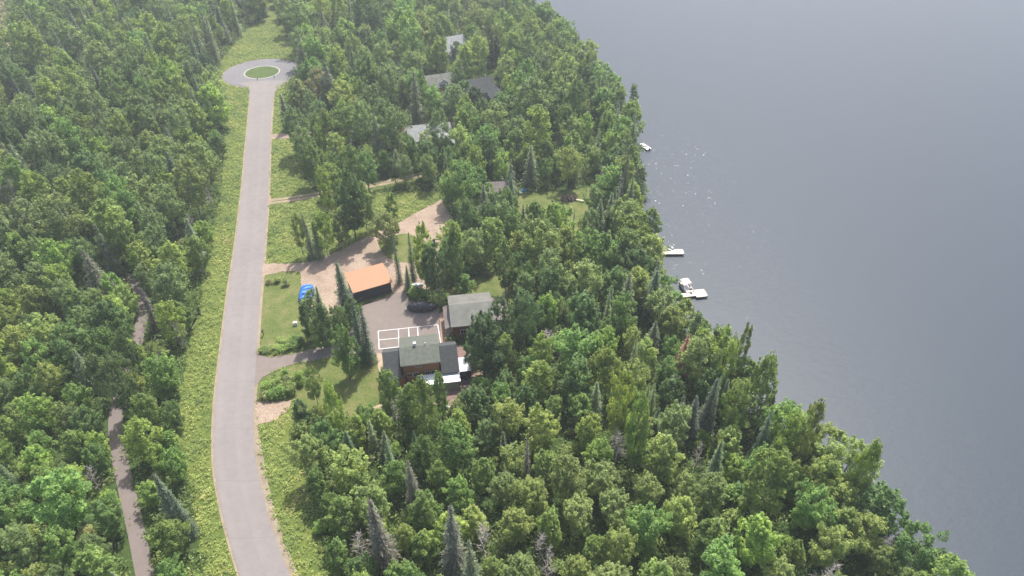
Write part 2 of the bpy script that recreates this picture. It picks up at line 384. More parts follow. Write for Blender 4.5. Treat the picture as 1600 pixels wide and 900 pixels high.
sheet('front_lawn', LAWN2, M['lawn'], .25, 1.0)
LAWN3 = [(735, 430), (790, 425), (800, 470), (770, 465), (700, 465), (696, 455)]
LAWN4 = [(812, 302), (880, 300), (925, 290), (925, 360), (890, 375), (800, 335)]
sheet('side_lawn', LAWN3, M['lawn'], .3, 1.0)
sheet('back_lawn', LAWN4, M['lawn'], .3, 1.0)
sheet('clearing', [(640, 190), (700, 185), (790, 190), (790, 205), (700, 205), (640, 210)], M['sand'], .5, 1.5)
# road edges, both sides at the same rows
RL = [(395, 128), (392, 146), (388, 190), (384, 230), (379, 290), (375, 325), (367, 390), (357.5, 450), (351, 500), (345, 550), (339, 600), (335, 650), (334, 700), (337, 745), (350, 812), (375, 900), (397, 960), (430, 1040)]
RR = [(429, 128), (427, 146), (423.5, 190), (421.6, 230), (419.5, 290), (417.5, 325), (413, 390), (408, 450), (404, 500), (401, 550), (398, 600), (396, 650), (397.5, 700), (405, 745), (421, 812), (453, 900), (482, 960), (525, 1040)]
gl = [np.array(G(*p)[:2]) for p in RL]; gr = [np.array(G(*p)[:2]) for p in RR]
def widen(a, b, wa, wb):
    A = []; B = []
    for p, q in zip(a, b):
        d = (q-p)/np.linalg.norm(q-p); A.append(p-d*wa); B.append(q+d*wb)
    return A, B
sa, sb = widen(gl, gr, .45, .55)
for i in range(12, len(sb)): sb[i] = sb[i]+(sb[i]-sa[i])/np.linalg.norm(sb[i]-sa[i])*.7
strip('road_shoulder', sa, sb, M['shoulder'])
CC = np.array(G(409.5, 113.5)[:2]); CR = 10.9*K; IR = 4.75*K
sheet('turning_circle_shoulder', [tuple(CC+(CR+.5)*np.array([math.cos(t), math.sin(t)])) for t in np.linspace(0, 2*math.pi, 90, False)], M['shoulder'], .1, 2, px=False)
GRAV = [(410, 411), (440, 412), (470, 410), (484, 409), (528, 393), (550, 382), (566, 373), (582, 365), (620, 350), (640, 338), (670, 322), (690, 312), (705, 335), (712, 375), (700, 430), (690, 452), (640, 452), (600, 466), (560, 476), (545, 490), (510, 500), (484, 478), (472, 450), (468, 425), (440, 424), (409, 432)]
sheet('gravel_yard', GRAV, M['gravel'], .22, .9)
sheet('green_patch', [(594, 390), (594, 378), (606, 370), (640, 366), (668, 380), (668, 400), (640, 412), (612, 406)], M['lawn'], .25, .9, True)
sheet('garage_verge', [(552, 474), (612, 452), (617, 458), (600, 465), (556, 477)], M['lawn'], .2, .8)
band('track_verge', [(415, 318), (450, 312), (500, 304), (560, 296), (610, 286), (680, 270)], 4.2, M['lawn'])
band('track_rut', [(417, 313.5), (450, 309.5), (500, 301.5), (560, 291), (610, 282), (680, 266)], .9, M['gravel'])
band('track_rut', [(417, 318), (450, 314), (500, 306), (560, 295), (610, 286), (680, 270)], .9, M['gravel'])
band('upper_driveway', [(420, 214), (440, 213), (470, 211), (520, 207), (600, 204), (660, 200)], 3.4, M['gravel'])
sheet('driveway_mouth', [(418, 322), (424, 318), (424, 308), (419, 303)], M['gravel'], .1, .8)
sheet('sandy_patch', [(399, 628), (430, 628), (455, 626), (448, 640), (432, 655), (402, 664)], M['gravel'], .3, .8)
sheet('bare_soil', [(565, 640), (600, 632), (750, 632), (760, 620), (762, 560), (740, 560), (700, 600), (560, 652)], M['sand'], .5, 1)
YARD = [(399, 554), (412, 557), (425, 557.5), (460, 553), (522, 537), (552, 515), (566, 478), (600, 466.5), (616, 458), (634, 456), (640, 470), (686, 478), (686, 500), (692, 545), (692, 560), (612, 560), (597, 556), (585, 556), (560, 553), (520, 558), (464, 568), (440, 575), (410, 590), (397, 606)]
sheet('paved_driveway', YARD, M['drive'], .06, 1.0)
sheet('paver_patio', [(596, 560), (686, 540), (735, 540), (745, 560), (742, 635), (640, 632), (612, 628)], M['paver'], .1, 1)
sheet('front_walk', [(686, 491), (699, 482), (701, 535), (690, 540)], M['walk'], .04, 1)
sheet('sand_strip', [(588, 552), (597, 552), (602, 600), (596, 605)], M['sand'], .1, .8)
band('footpath', [(240, 960), (228, 905), (214, 835), (197, 760), (184, 700), (182, 645), (198, 585), (214, 535), (222, 500), (224, 470), (205, 430)], 2.35, M['path'])
sheet('far_gravel', [(-40, -10), (20, -10), (12, 30), (20, 60), (20, 75), (-40, 75)], M['gravel'], .8, 2)
sheet('turning_circle', [tuple(CC+CR*np.array([math.cos(t), math.sin(t)])) for t in np.linspace(0, 2*math.pi, 90, False)], M['circle'], 0, 50, px=False)
# flare between the circle and the road
sheet('road_flare', [(388, 152), (391, 143), (386, 136), (372, 130), (412, 126), (455, 126), (440, 134), (430, 143), (428, 153), (410, 156)], M['road'], 0, 50)
strip('road', gl, gr, M['road'])
ZL[0] += .004
mb = MB(); nn = 96
for i in range(nn):
    t0, t1 = 2*math.pi*i/nn, 2*math.pi*(i+1)/nn
    q = [tuple(CC+r*np.array([math.cos(t), math.sin(t)])) for r, t in ((IR, t0), (IR+.42, t0), (IR+.42, t1), (IR, t1))]
    mb.add([(*p, .02) for p in q]+[(*p, .15) for p in q], [(4, 5, 6, 7), (1, 2, 6, 5), (3, 0, 4, 7)])
tag(mb.build('island_kerb', M['concrete']), kind='structure')
tag(mesh_obj('island_grass', [(*(CC+IR*np.array([math.cos(t), math.sin(t)])), .13) for t in np.linspace(0, 2*math.pi, 96, False)]+[(CC[0], CC[1], .3)], [(i, (i+1) % 96, 96) for i in range(96)], M['island']), kind='structure')
# painted lines of the court beside the house
zc = ZL[0]+.006
mb = MB(); q = lambda a, b, w=.17: None
def pline(a, b, w=.14):
    A, B = np.array(G(*a)[:2]), np.array(G(*b)[:2]); d = (B-A)/np.linalg.norm(B-A); nrm = np.array([-d[1], d[0]])*w/2; A = A-d*w/2; B = B+d*w/2
    mb.add([(*(A+nrm), zc), (*(A-nrm), zc), (*(B-nrm), zc), (*(B+nrm), zc)], [(0, 1, 2, 3)])
court = [((591, 518), (684, 508)), ((591, 518), (592.5, 546)), ((592.5, 546), (640, 541)), ((622.6, 514.8), (623.6, 543)), ((591.6, 532), (624.5, 528.6)), ((638.5, 513), (639.8, 541)), ((652.5, 511.6), (654, 539)), ((684, 508), (689, 538))]
for i, (a, b) in enumerate(court): zc += .0006; pline(a, b)
tag(mb.build('court_lines', M['white']), kind='structure')

# ------------------------------------------------------------------ buildings
def ploc(px, py, h=0): return Vector(G(px, py, h))
def windows(parent, wallaxis, spots, m=None):
    """window > pane on a wall; wallaxis 'y-' (faces the camera) or 'x+','x-'; spots: (along, plane, z0, w, h)"""
    for a, p, z0, w, h in spots:
        f = MB(); g = MB(); t = .07
        if wallaxis == 'y-':
            f.box(a-w/2, a+w/2, p-.05, p-.002, z0, z0+t).box(a-w/2, a+w/2, p-.05, p-.002, z0+h-t, z0+h)
            f.box(a-w/2, a-w/2+t, p-.05, p-.002, z0+t, z0+h-t).box(a+w/2-t, a+w/2, p-.05, p-.002, z0+t, z0+h-t).box(a-t/3, a+t/3, p-.045, p-.003, z0+t, z0+h-t)
            g.box(a-w/2+t, a+w/2-t, p-.03, p-.004, z0+t, z0+h-t)
        else:
            s = 1 if wallaxis == 'x+' else -1; x0, x1 = sorted((p+s*.002, p+s*.05)); y0, y1 = sorted((p+s*.004, p+s*.03))
            f.box(x0, x1, a-w/2, a+w/2, z0, z0+t).box(x0, x1, a-w/2, a+w/2, z0+h-t, z0+h).box(x0, x1, a-w/2, a-w/2+t, z0+t, z0+h-t).box(x0, x1, a+w/2-t, a+w/2, z0+t, z0+h-t)
            g.box(y0, y1, a-w/2+t, a+w/2-t, z0+t, z0+h-t)
        fr = f.build('window', M['white'], parent); g.build('pane', M['glass'], fr)
def gable_walls(x0, x1, y0, y1, e0, r, e1, yr):
    """walls with gable ends left and right, eaves e0 (front) and e1 (back), ridge r at y = yr"""
    mb = MB()
    v = []
    for x in (x0, x1): v += [(x, y0, 0), (x, y1, 0), (x, y1, e1), (x, yr, r), (x, y0, e0)]
    mb.add(v, [(0, 4, 3, 2, 1), (5, 6, 7, 8, 9), (0, 5, 9, 4), (1, 2, 7, 6)]); return mb
def gable_roof(x0, x1, yf, yr, yb, hf, hr, hb, t=.16):
    mb = MB()
    mb.slab([(x0, yf, hf), (x1, yf, hf), (x1, yr, hr), (x0, yr, hr)], t)
    mb.slab([(x0, yr+.003, hr), (x1, yr+.003, hr), (x1, yb, hb), (x0, yb, hb)], t); return mb

# main house
R0 = math.radians(9.5); o = ploc(627, 602)
main_house_xy = o
hs_ = empty('house', o, R0, 'large brown cedar house with grey green shingle roof and taller middle block', 'house')
cw = gable_walls(.7, 7.2, 0, 6.6, 5.3, 6.25, 5.0, 3.0).build('wall', M['cedar'], hs_)
for (xa, xb) in ((-2.35, .697), (7.203, 10.2)):
    gable_walls(xa, xb, -.8, 6.4, 3.35, 5.95, 3.4, 2.7).build('wall', M['cedar'], hs_)
cr = gable_roof(.35, 7.5, -.6, 3.0, 7.2, 5.45, 6.55, 5.2).build('roof', M['shingle'], hs_)
for (xa, xb) in ((-2.75, .34), (7.51, 10.75)):
    gable_roof(xa, xb, -1.35, 2.7, 6.7, 3.1, 6.15, 3.25).build('roof', M['shingle_dark'], hs_)
mb = MB().box(3.0, 3.4, 3.0, 3.4, 6.2, 7.1).box(2.95, 3.45, 2.95, 3.45, 7.1, 7.22); mb.build('chimney', M['white'], cr)
MB().tube([(5.1, 3.2, 6.3), (5.1, 3.2, 6.95)], [.09, .09], 8).build('vent_pipe', M['white'], cr)
mb = MB()
for xa, xb, y, z in ((.35, 7.5, -.7, 5.4),): mb.box(xa, xb, y, y+.1, z-.1, z)
mb.build('gutter', M['trim'], cr)
windows(hs_, 'y-', [(1.75, 0, 1.9, .95, .95), (2.9, 0, 1.9, .95, .95), (5.0, 0, 1.9, .95, .95), (6.1, 0, 1.9, .95, .95), (3.5, 0, 4.1, 1.0, .8), (-.9, -.8, 1.0, 1.3, 1.2), (8.6, -.8, 1.0, 1.3, 1.2)])
windows(hs_, 'x-', [(2.0, -2.35, 1.2, 1.2, 1.2), (5.0, -2.35, 1.2, 1.2, 1.2)])
mb = MB().box(.85, 1.3, -.05, -.002, .02, 2.1); dr = mb.build('door', M['cedar_dark'], hs_); MB().box(1.14, 1.2, -.12, -.055, .98, 1.06).build('handle', M['steel'], dr)
MB().box(-3.1, -2.6, 0, 3.4, 0, 1.0).build('woodpile_bin', M['cedar_dark'], hs_)

# white roofed porch shed in front of the house
pa = ploc(660, 606, 0)
ps = empty('porch_shed', ploc(656, 616), R0, 'long low shed with white metal roof standing in front of the brown house', 'shed')
w_ = 7.3
MB().slab([(-.2, -.2, 2.35), (w_+.2, -.2, 2.35), (w_+.2, 2.0, 2.75), (-.2, 2.0, 2.75)], .1).build('roof', M['whitemetal'], ps)
MB().box(0, w_, 0, .1, 0, 2.2).box(0, .1, .1, 1.8, 0, 2.2).box(w_-.1, w_, .1, 1.8, 0, 2.2).build('wall', M['greenwall'], ps)
for x in (0, w_/2, w_): MB().box(x-.06, x+.06, -.08, -.002, 0, 2.2).build('post', M['trim'], ps)

# enclosed trailer beside the house
tr = empty('cargo_trailer', ploc(727, 589), R0, 'white box trailer with black front parked at the end of the house', 'trailer')
MB().box(-1.05, 1.05, -.95, 2.7, .5, 2.45).build('body', M['black'], tr)
MB().slab([(-1.1, -1.0, 2.5), (1.1, -1.0, 2.5), (1.1, 2.75, 2.5), (-1.1, 2.75, 2.5)], .045).build('roof', M['trailer_top'], tr)
for sx in (-1.13, 1.0):
    t_ = MB().tube([(sx, .9, .35), (sx+.13, .9, .35)], [.35, .35], 16).build('wheel', M['rubber'], tr)
MB().tube([(-.6, -.95, .5), (0, -2.0, .5), (.6, -.95, .5)], [.05, .05, .05], 6).build('tongue', M['steel'], tr)

# second house
R1 = math.radians(8.5); o = ploc(709, 530)
h2 = empty('house', o, R1, 'smaller house with worn grey gable roof half hidden behind dark green trees', 'house')
gable_walls(0, 8.0, 0, 8.6, 3.6, 5.1, 3.6, 4.3).build('wall', M['cedar_dark'], h2)
r2 = gable_roof(-.4, 8.3, -.6, 4.3, 9.2, 3.7, 5.3, 3.7).build('roof', M['shingle_grey'], h2)
mb = MB().box(-1.3, -.003, .3, 6.6, 0, 2.7); mb.build('entry_wing', M['greywall'], h2)
MB().slab([(-1.55, .1, 2.75), (-.41, .1, 3.2), (-.41, 6.9, 3.2), (-1.55, 6.9, 2.75)], .12).build('entry_roof', M['shingle_brown'], h2)
MB().box(8.003, 11.0, 1.0, 7.2, 0, 2.9).build('side_wing', M['peach'], h2)
MB().slab([(8.31, .6, 3.5), (11.4, .6, 3.0), (11.4, 7.6, 3.0), (8.31, 7.6, 3.5)], .14).build('side_roof', M['shingle_brown'], h2)
windows(h2, 'y-', [(2.0, 0, 1.2, 1.2, 1.1), (5.6, 0, 1.2, 1.2, 1.1), (9.6, 1.0, 1.0, 1.1, 1.1)])
windows(h2, 'x-', [(2.0, -1.3, 1.1, .9, 1.0), (4.6, -1.3, 1.1, .9, 1.0)])

# copper roofed garage
R2 = math.radians(26.5); o = ploc(556.5, 473)
gg = empty('garage', o, R2, 'long dark slate garage with a copper orange metal roof on the gravel yard', 'garage')
MB().add([(0, 0, 0), (7.9, 0, 0), (7.9, 5.5, 0), (0, 5.5, 0), (0, 0, 2.95), (7.9, 0, 2.95), (7.9, 5.5, 3.75), (0, 5.5, 3.75)], [(0, 1, 5, 4), (1, 2, 6, 5), (2, 3, 7, 6), (3, 0, 4, 7), (4, 5, 6, 7)]).build('wall', M['navy'], gg)
gr_ = MB().slab([(-.35, -.35, 3.0), (8.25, -.35, 3.0), (8.25, 5.85, 3.9), (-.35, 5.85, 3.9)], .08).build('roof', M['copper'], gg)
MB().box(-.37, 8.27, -.4, -.353, 2.85, 3.01).build('trim', M['copper'], gr_)
for a in (1.6, 4.1): MB().box(a-1.0+.9, a+1.0+.9, 5.502, 5.55, .02, 2.4).build('garage_door', M['greywall'], gg)
MB().box(-.05, -.002, 2.0, 2.9, .02, 2.1).build('door', M['white'], gg)

def small_house(name, px, py, w, d, eave, rise, rot, rm, wm, label, dormer=False, wing=None, cross=False):
    h = empty(name, ploc(px, py), math.radians(rot), label, 'house')
    gable_walls(0, w, 0, d, eave, eave+rise, eave, d/2).build('wall', wm, h)
    k = rise/(d/2)*.5
    rf = gable_roof(-.4, w+.4, -.5, d/2, d+.5, eave-k+.12, eave+rise+.14, eave-k+.12).build('roof', rm, h)
    if dormer:
        f = MB(); a = w*.55; z0 = eave+.2; z1 = eave+rise*.8
        f.add([(a-1.3, .4, z0-.3), (a+1.3, .4, z0-.3), (a+1.3, .4, z0+.68), (a, .4, z1), (a-1.3, .4, z0+.68)], [(0, 1, 2, 3, 4)]).build('dormer_face', M['white'], rf)
        g = MB(); g.slab([(a-1.5, .2, z0+.7), (a, .2, z1+.15), (a, d/2-.2, z1+.15), (a-1.5, d/2-1.6, z0+.7)], .1).slab([(a+.003, .2, z1+.15), (a+1.5, .2, z0+.7), (a+1.5, d/2-1.6, z0+.7), (a+.003, d/2-.2, z1+.15)], .1).build('dormer_roof', rm, rf)
    if wing:
        x0, x1, y0, y1, e, rs = wing; xm = (x0+x1)/2
        MB().add([(x0, y0, 0), (x1, y0, 0), (x1, y1, 0), (x0, y1, 0), (x0, y0, e), (x1, y0, e), (x1, y1, e), (x0, y1, e), (xm, y0, e+rs), (xm, y1, e+rs)], [(0, 1, 5, 8, 4), (1, 2, 6, 5), (3, 0, 4, 7), (2, 3, 7, 9, 6)]).build('wing_wall', wm, h)
        MB().slab([(x0-.4, y0-.4, e-.1), (xm, y0-.4, e+rs+.14), (xm, y1+.3, e+rs+.14), (x0-.4, y1+.3, e-.1)], .14).slab([(xm+.003, y0-.4, e+rs+.14), (x1+.4, y0-.4, e-.1), (x1+.4, y1+.3, e-.1), (xm+.003, y1+.3, e+rs+.14)], .14).build('wing_roof', rm, h)
        windows(h, 'y-', [(xm, y0, .9, 1.4, 1.2)])
    windows(h, 'y-', [(w*.25, 0, 1.0, 1.2, 1.2), (w*.7, 0, 1.0, 1.2, 1.2)])
    MB().tube([(w*.8, d/2+.5, eave+rise-.5), (w*.8, d/2+.5, eave+rise+.6)], [.12, .12], 8).build('vent_pipe', M['white'], rf)
    return h
small_house('house', 672, 153, 9.5, 9, 3.4, 2.4, 20, M['shingle_grey'], M['peach'], 'grey roofed house with a small front dormer, deep in the trees', True)
small_house('house', 735, 163, 9.0, 9, 3.4, 3.0, 22, M['shingle_dark'], M['greywall'], 'dark roofed house with a paler wing, second house deep in the trees', False, (6.0, 11.5, -4.5, 4.0, 2.9, 1.9))
small_house('house', 697, 96, 9.5, 10, 3.6, 3.4, 28, M['shingle_pale'], M['white'], 'pale roofed white house, farthest of the houses among the trees', False, (1.0, 6.0, -4, 4, 3.0, 2.0))
small_house('house', 642, 238, 12, 9, 3.4, 2.6, 12, M['shingle_pale'], M['greywall'], 'pale grey roofed house almost covered by tall aspens beside the sandy clearing', False, (7.5, 12.3, -3.5, 3.5, 3.2, 2.2))
small_house('house', 764, 314, 5.0, 5, 2.6, 1.3, 8, M['shingle_brown'], M['white'], 'little brown roofed cottage beside the back lawn, mostly behind trees')

# ------------------------------------------------------------------ things on the yard
def draped(name, m, L_, W_, profile, parent=None, seed=1, crease=.04, nx=46, ny=22):
    """a cover over something long: closed surface, height profile along x, creases"""
    r = np.random.default_rng(seed); ph = r.uniform(0, 6, 8); v = []; f = []
    for i in range(nx+1):
        s = i/nx; x = (s-.5)*L_; wd, hh, zb = profile(s)
        for j in range(ny+1):
            t = j/ny; a = math.pi*t; yy = -math.cos(a); zz = math.sin(a)**.62
            c = crease*(math.sin(x*7+ph[0]+yy*3)+math.sin(x*13+yy*9+ph[1])*.6+math.sin(yy*17+x*4+ph[2])*.5)
            v.append((x, yy*wd/2*(1+c*.5), zb+max(0, zz*(hh-zb)+c*zz)))
    for i in range(nx):
        for j in range(ny): f.append((i*(ny+1)+j, (i+1)*(ny+1)+j, (i+1)*(ny+1)+j+1, i*(ny+1)+j+1))
    f.append(tuple(range(ny+1))); f.append(tuple(range((nx+1)*(ny+1)-1, nx*(ny+1)-1, -1)))
    return mesh_obj(name, v, f, m, parent, True)
bt = empty('covered_boat', ploc(660, 484), math.radians(2), 'long boat under a wrinkled black cover on the paved yard', 'boat')
def bprof(s):
    w = 2.15*math.sin(math.pi*min(1, .16+s*1.0))**.42 if s < .84 else 2.0-(s-.84)*4.5
    w = max(.35, 2.2*(1-abs(2*s-1)**3.2)); hh = 1.1+.95*math.sin(math.pi*min(1, s*1.02))**.9+.12*math.exp(-((s-.62)/.06)**2)
    return w, hh, .5
draped('cover', M['black'], 6.2, 2.2, bprof, bt, 3, .05)
MB().box(-3.6, 2.6, -.06, .06, .32, .42).box(.3, .42, -1.0, 1.0, .3, .4).build('trailer_frame', M['steel'], bt)
for sy in (-1.12, .95): MB().tube([(.4, sy, .33), (.4, sy+.17, .33)], [.33, .33], 16).build('wheel', M['rubber'], bt)
mt = MB().box(3.0, 3.45, -.22, .22, .75, 1.45).box(3.1, 3.35, -.1, .1, .25, .75).build('outboard_motor', M['black'], bt)
MB().tube([(-3.5, 0, 0), (-3.5, 0, .5)], [.05, .05], 6).build('jack', M['white'], bt)

tc = empty('tarp_covered_trailer', ploc(479.5, 463), math.radians(90+5), 'bright blue tarp draped over a trailer at the edge of the gravel yard', 'trailer')
def tprof(s): return 2.9-.5*abs(2*s-1)**5, 1.25+.35*math.sin(s*9)*.35+.35*(s > .25), .22
draped('tarp', M['tarp'], 4.3, 2.9, tprof, tc, 8, .1, 60, 30)
MB().tube([(2.0, -.5, .4), (3.1, 0, .4), (2.0, .5, .4)], [.05, .05, .05]).box(2.9, 3.15, -.12, .12, .3, .8).build('tongue', M['rubber'], tc)
for sy in (-1.4, 1.2): MB().tube([(0, sy, .32), (0, sy+.2, .32)], [.32, .32], 14).build('wheel', M['rubber'], tc)

pt = empty('propane_tank', ploc(651.5, 450), math.radians(5), 'pale green white propane tank standing under the trees by the yard', 'tank')
xs_ = np.linspace(0, math.pi, 9); pts = []; rr = []
for t in np.linspace(0, math.pi/2, 5): pts.append((-1.15-.35*math.cos(t), 0, .75)); rr.append(max(.02, .42*math.sin(t)))
for t in np.linspace(math.pi/2, 0, 5): pts.append((1.15+.35*math.cos(t), 0, .75)); rr.append(max(.02, .42*math.sin(t)))
MB().tube(pts, rr, 16).build('tank', M['tank'], pt, True)
MB().tube([(0, 0, 1.1), (0, 0, 1.32)], [.16, .14], 10).build('dome', M['tank'], pt)
for x in (-.8, .8): MB().box(x-.08, x+.08, -.3, .3, 0, .42).build('leg', M['concrete'], pt)

ub = empty('utility_box', ploc(462, 508), .2, 'small white utility box in the weeds beside the roadside lawn', 'box')
MB().box(-.35, .35, -.25, .25, 0, .75).build('cabinet', M['white'], ub); MB().slab([(-.4, -.3, .82), (.4, -.3, .82), (.4, .3, .82), (-.4, .3, .82)], .06).build('lid', M['white'], ub)
def post(px, py, label, cap):
    p = empty('marker_post', ploc(px, py), 0, label, 'post')
    MB().box(-.07, .07, -.07, .07, 0, 1.1).build('post', M['redbrown'] if cap else M['trim'], p)
    MB().box(-.16, .16, -.25, .25, 1.103, 1.4).build('box', M['redbrown'] if cap else M['black'], p)
post(412, 524, 'dark mailbox post at the road edge beside the roadside lawn', False)
post(448, 134, 'red brown post at the edge of the turning circle', True)
for i, (x, y) in enumerate(((403, 126.5), (429, 122.5))):
    b = empty('kerb_reflector', ploc(x, y), 0, ('small dark marker on the south side of the island kerb', 'small dark marker on the east side of the island kerb')[i], 'marker')
    b.location.z = .15; MB().tube([(0, 0, 0), (0, 0, .5)], [.06, .06], 6).build('post', M['trim'], b); MB().box(-.2, .2, -.05, .05, .5, .8).build('plate', M['trim'], b)
lp = empty('street_lamp', ploc(476, 92), 0, 'tall grey street lamp at the edge of the turning circle', 'street lamp')
MB().tube([(0, 0, 0), (0, 0, 6.6)], [.11, .07], 8).tube([(0, 0, 6.5), (-.9, 0, 6.9), (-1.5, 0, 6.9)], [.05, .05, .05], 6).build('pole', M['steel'], lp)
MB().box(-2.2, -1.4, -.2, .2, 6.8, 7.0).build('lamp_head', M['white'], lp)

# back lawn: brush pile, bench, blue cover, white chairs
bp = draped('brush_pile', M['leafpile'], 4.2, 2.2, lambda s: (2.3*max(.2, math.sin(math.pi*s))**.5, .5+.5*math.sin(math.pi*s), 0), None, 5, .3); bp.location = ploc(889, 312)
tag(bp, 'low heap of brown brush at the edge of the back lawn', 'brush pile')
bn = empty('picnic_bench', ploc(906, 315), -.3, 'pale wooden bench beside the brush heap on the back lawn', 'bench')
MB().box(-1.1, 1.1, -.2, .2, .42, .48).build('seat', M['dock'], bn)
for x in (-.9, .9): MB().box(x-.05, x+.05, -.18, .18, 0, .417).build('leg', M['dock'], bn)
kb = empty('round_pool', ploc(818, 299), 0, 'small bright blue paddling pool on the back lawn', 'pool')
MB().tube([(0, 0, 0), (0, 0, .55)], [.75, .8], 24).build('wall', M['blue'], kb)
def chair(px, py, rz, label, h=0.0):
    c = empty('lawn_chair', ploc(px, py, 0), rz, label, 'chair'); c.location.z = h
    MB().box(-.3, .3, -.28, .28, .36, .42).build('seat', M['white'], c); MB().box(-.3, .3, .28, .34, .36, 1.0).build('backrest', M['white'], c)
    for x in (-.27, .27):
        for y in (-.25, .25): MB().box(x-.03, x+.03, y-.03, y+.03, 0, .357).build('leg', M['white'], c)
    return c
chair(790, 299, .4, 'white lawn chair standing beside the brown roofed cottage')
chair(814, 303, 1.4, 'white lawn chair standing next to the blue paddling pool')
# upturned white boat behind the porch shed
cn = draped('canoe', M['white'], 4.4, .95, lambda s: (.98*max(.12, math.sin(math.pi*s))**.6, .5, .02), None, 6, .0); cn.location = ploc(709, 636); cn.rotation_euler = (0, 0, .1)
tag(cn, 'upturned white canoe lying on bare ground south of the house', 'canoe')

# ------------------------------------------------------------------ docks, boats
WZ = -.35
def dock(px, py, rz, boards, posts, label):
    x, y, _ = G(px, py, .25); d = empty('dock', (x, y, WZ), rz, label, 'dock')
    mb = MB()
    for x0, x1, y0, y1 in boards: mb.box(x0, x1, y0, y1, .48, .62)
    mb.build('deck', M['dock'], d)
    fr = MB()
    for x0, x1, y0, y1 in boards: fr.box(x0+.05, x1-.05, y0+.03, y0+.1, .3, .477).box(x0+.05, x1-.05, y1-.1, y1-.03, .3, .477)
    fr.build('frame', M['trim'], d)
    for x, y in posts: MB().tube([(x, y, -2.0), (x, y, .75)], [.05, .05], 6).build('post', M['trim'], d)
    return d
dock(1043, 397, math.radians(1), [(-3.2, 3.9, 0, 1.9)], [(3.8, .1), (3.8, 1.8), (.6, .1), (-2.5, .1)], 'short pale wooden dock with two chairs reaching out past the shoreline trees')
dock(1070, 464, math.radians(9), [(-5.5, 2.47, 0, 1.25), (2.473, 5.0, -.5, 1.95)], [(4.9, -.4), (4.9, 1.85), (2.0, .1), (-2.5, .1)], 'longer pale dock with a wider end, beside the pontoon boat')
c1 = chair(1046, 391, -.5, 'white chair on the shore end of the short dock'); c1.location = (*G(1046, 391, .25)[:2], WZ+.62)
c2 = chair(1050, 389, -1.0, 'white chair near the middle of the short dock'); c2.location = (*G(1050.5, 388.8, .25)[:2], WZ+.62)
pb = empty('pontoon_boat', (*G(1073, 449, .3)[:2], WZ), math.radians(104), 'white pontoon boat with a beige canopy moored at the longer dock', 'boat')
pb.scale = (.78, .78, .78)
for sy in (-.85, .85): MB().tube([(-2.6, sy, .18), (2.2, sy, .18), (2.8, sy, .35)], [.28, .28, .06], 12).build('pontoon', M['steel'], pb, True)
MB().box(-2.5, 2.5, -1.15, 1.15, .45, .55).build('deck', M['white'], pb)
MB().box(-2.5, 2.5, -1.15, -1.1, .553, 1.15).box(-2.5, 2.5, 1.1, 1.15, .553, 1.15).box(2.45, 2.5, -1.09, 1.09, .553, 1.15).build('railing', M['white'], pb)
for b_ in ((-2.3, -1.7, -1.0, 1.0, .553, 1.0), (-1.0, -.4, -1.05, -.5, .553, 1.2), (1.0, 2.2, .5, 1.05, .553, 1.0)): MB().box(*b_).build('seat', M['beige'], pb)
mb = MB()
for i in range(6):
    y0, y1 = -1.2+.4*i, -.8+.4*i; za, zb_ = 2.35-.12*(y0/1.2)**2, 2.35-.12*(y1/1.2)**2
    mb.slab([(-.2, y0, za), (2.2, y0, za), (2.2, y1, zb_), (-.2, y1, zb_)], .04)
mb.build('canopy', M['beige'], pb)
for x in (-.1, 2.1):
    for y in (-1.1, 1.1): MB().tube([(x, y, .56), (x, y, 2.2)], [.03, .03], 6).build('canopy_post', M['steel'], pb)
MB().box(-2.95, -2.55, -.2, .2, .3, 1.1).build('outboard_motor', M['black'], pb)
mb = MB()
hull = []
nx = 12
for i in range(nx+1):
    s = i/nx; x = -2.2+4.4*s; w = .85*(1-max(0, (s-.55)/.45)**2.2)+.02
    hull += [(x, -w, .55), (x, -w*.75, .02), (x, w*.75, .02), (x, w, .55), (x, w*.85, .5), (x, -w*.85, .5)]
fs = [(0, 1, 2, 3, 4, 5), tuple(nx*6+k for k in (5, 4, 3, 2, 1, 0))]
for i in range(nx):
    for k in range(6): fs.append((i*6+k, i*6+(k+1) % 6, (i+1)*6+(k+1) % 6, (i+1)*6+k))
rb = empty('rowing_boat', (*G(1007, 229, 0)[:2], WZ), math.radians(118), 'small white boat moored under the shoreline trees beyond the docks', 'boat')
mb.add(hull, fs).build('hull', M['white'], rb)
MB().box(-.5, .9, -.55, .55, .505, .8).build('cockpit_cover', M['beige'], rb)
MB().box(-2.5, -2.22, -.15, .15, .2, .9).build('outboard_motor', M['black'], rb)

# ------------------------------------------------------------------ tree shapes
def leafcloud(centers, radii, counts, size, rg, up=.5, flat=.75, tints=None, asp=1.0):
    """small four-cornered leaf sprays filling ellipsoidal clumps; returns verts, tint per face"""
    cs = np.repeat(centers, counts, axis=0); rs = np.repeat(radii, counts)
    n = len(cs); d = rg.normal(size=(n, 3)); d /= np.linalg.norm(d, axis=1)[:, None]
    rad = rs*(rg.uniform(.35, 1, n)**.6)
    p = cs+d*rad[:, None]*np.array([1, 1, flat])
    nrm = d*.45+rg.normal(size=(n, 3))*.5+np.array([0, 0, up]); nrm /= np.linalg.norm(nrm, axis=1)[:, None]
    t = rg.normal(size=(n, 3)); t -= nrm*(t*nrm).sum(1)[:, None]; t /= np.linalg.norm(t, axis=1)[:, None]
    b = np.cross(nrm, t); s = size*rg.uniform(.6, 1.35, n)[:, None]
    v = np.stack([p-t*s*asp, p-b*s*.5, p+t*s*asp, p+b*s*.5], 1)
    ti = np.repeat(tints if tints is not None else rg.uniform(0, 1, len(centers)), counts)
    return v.reshape(-1, 3), ti
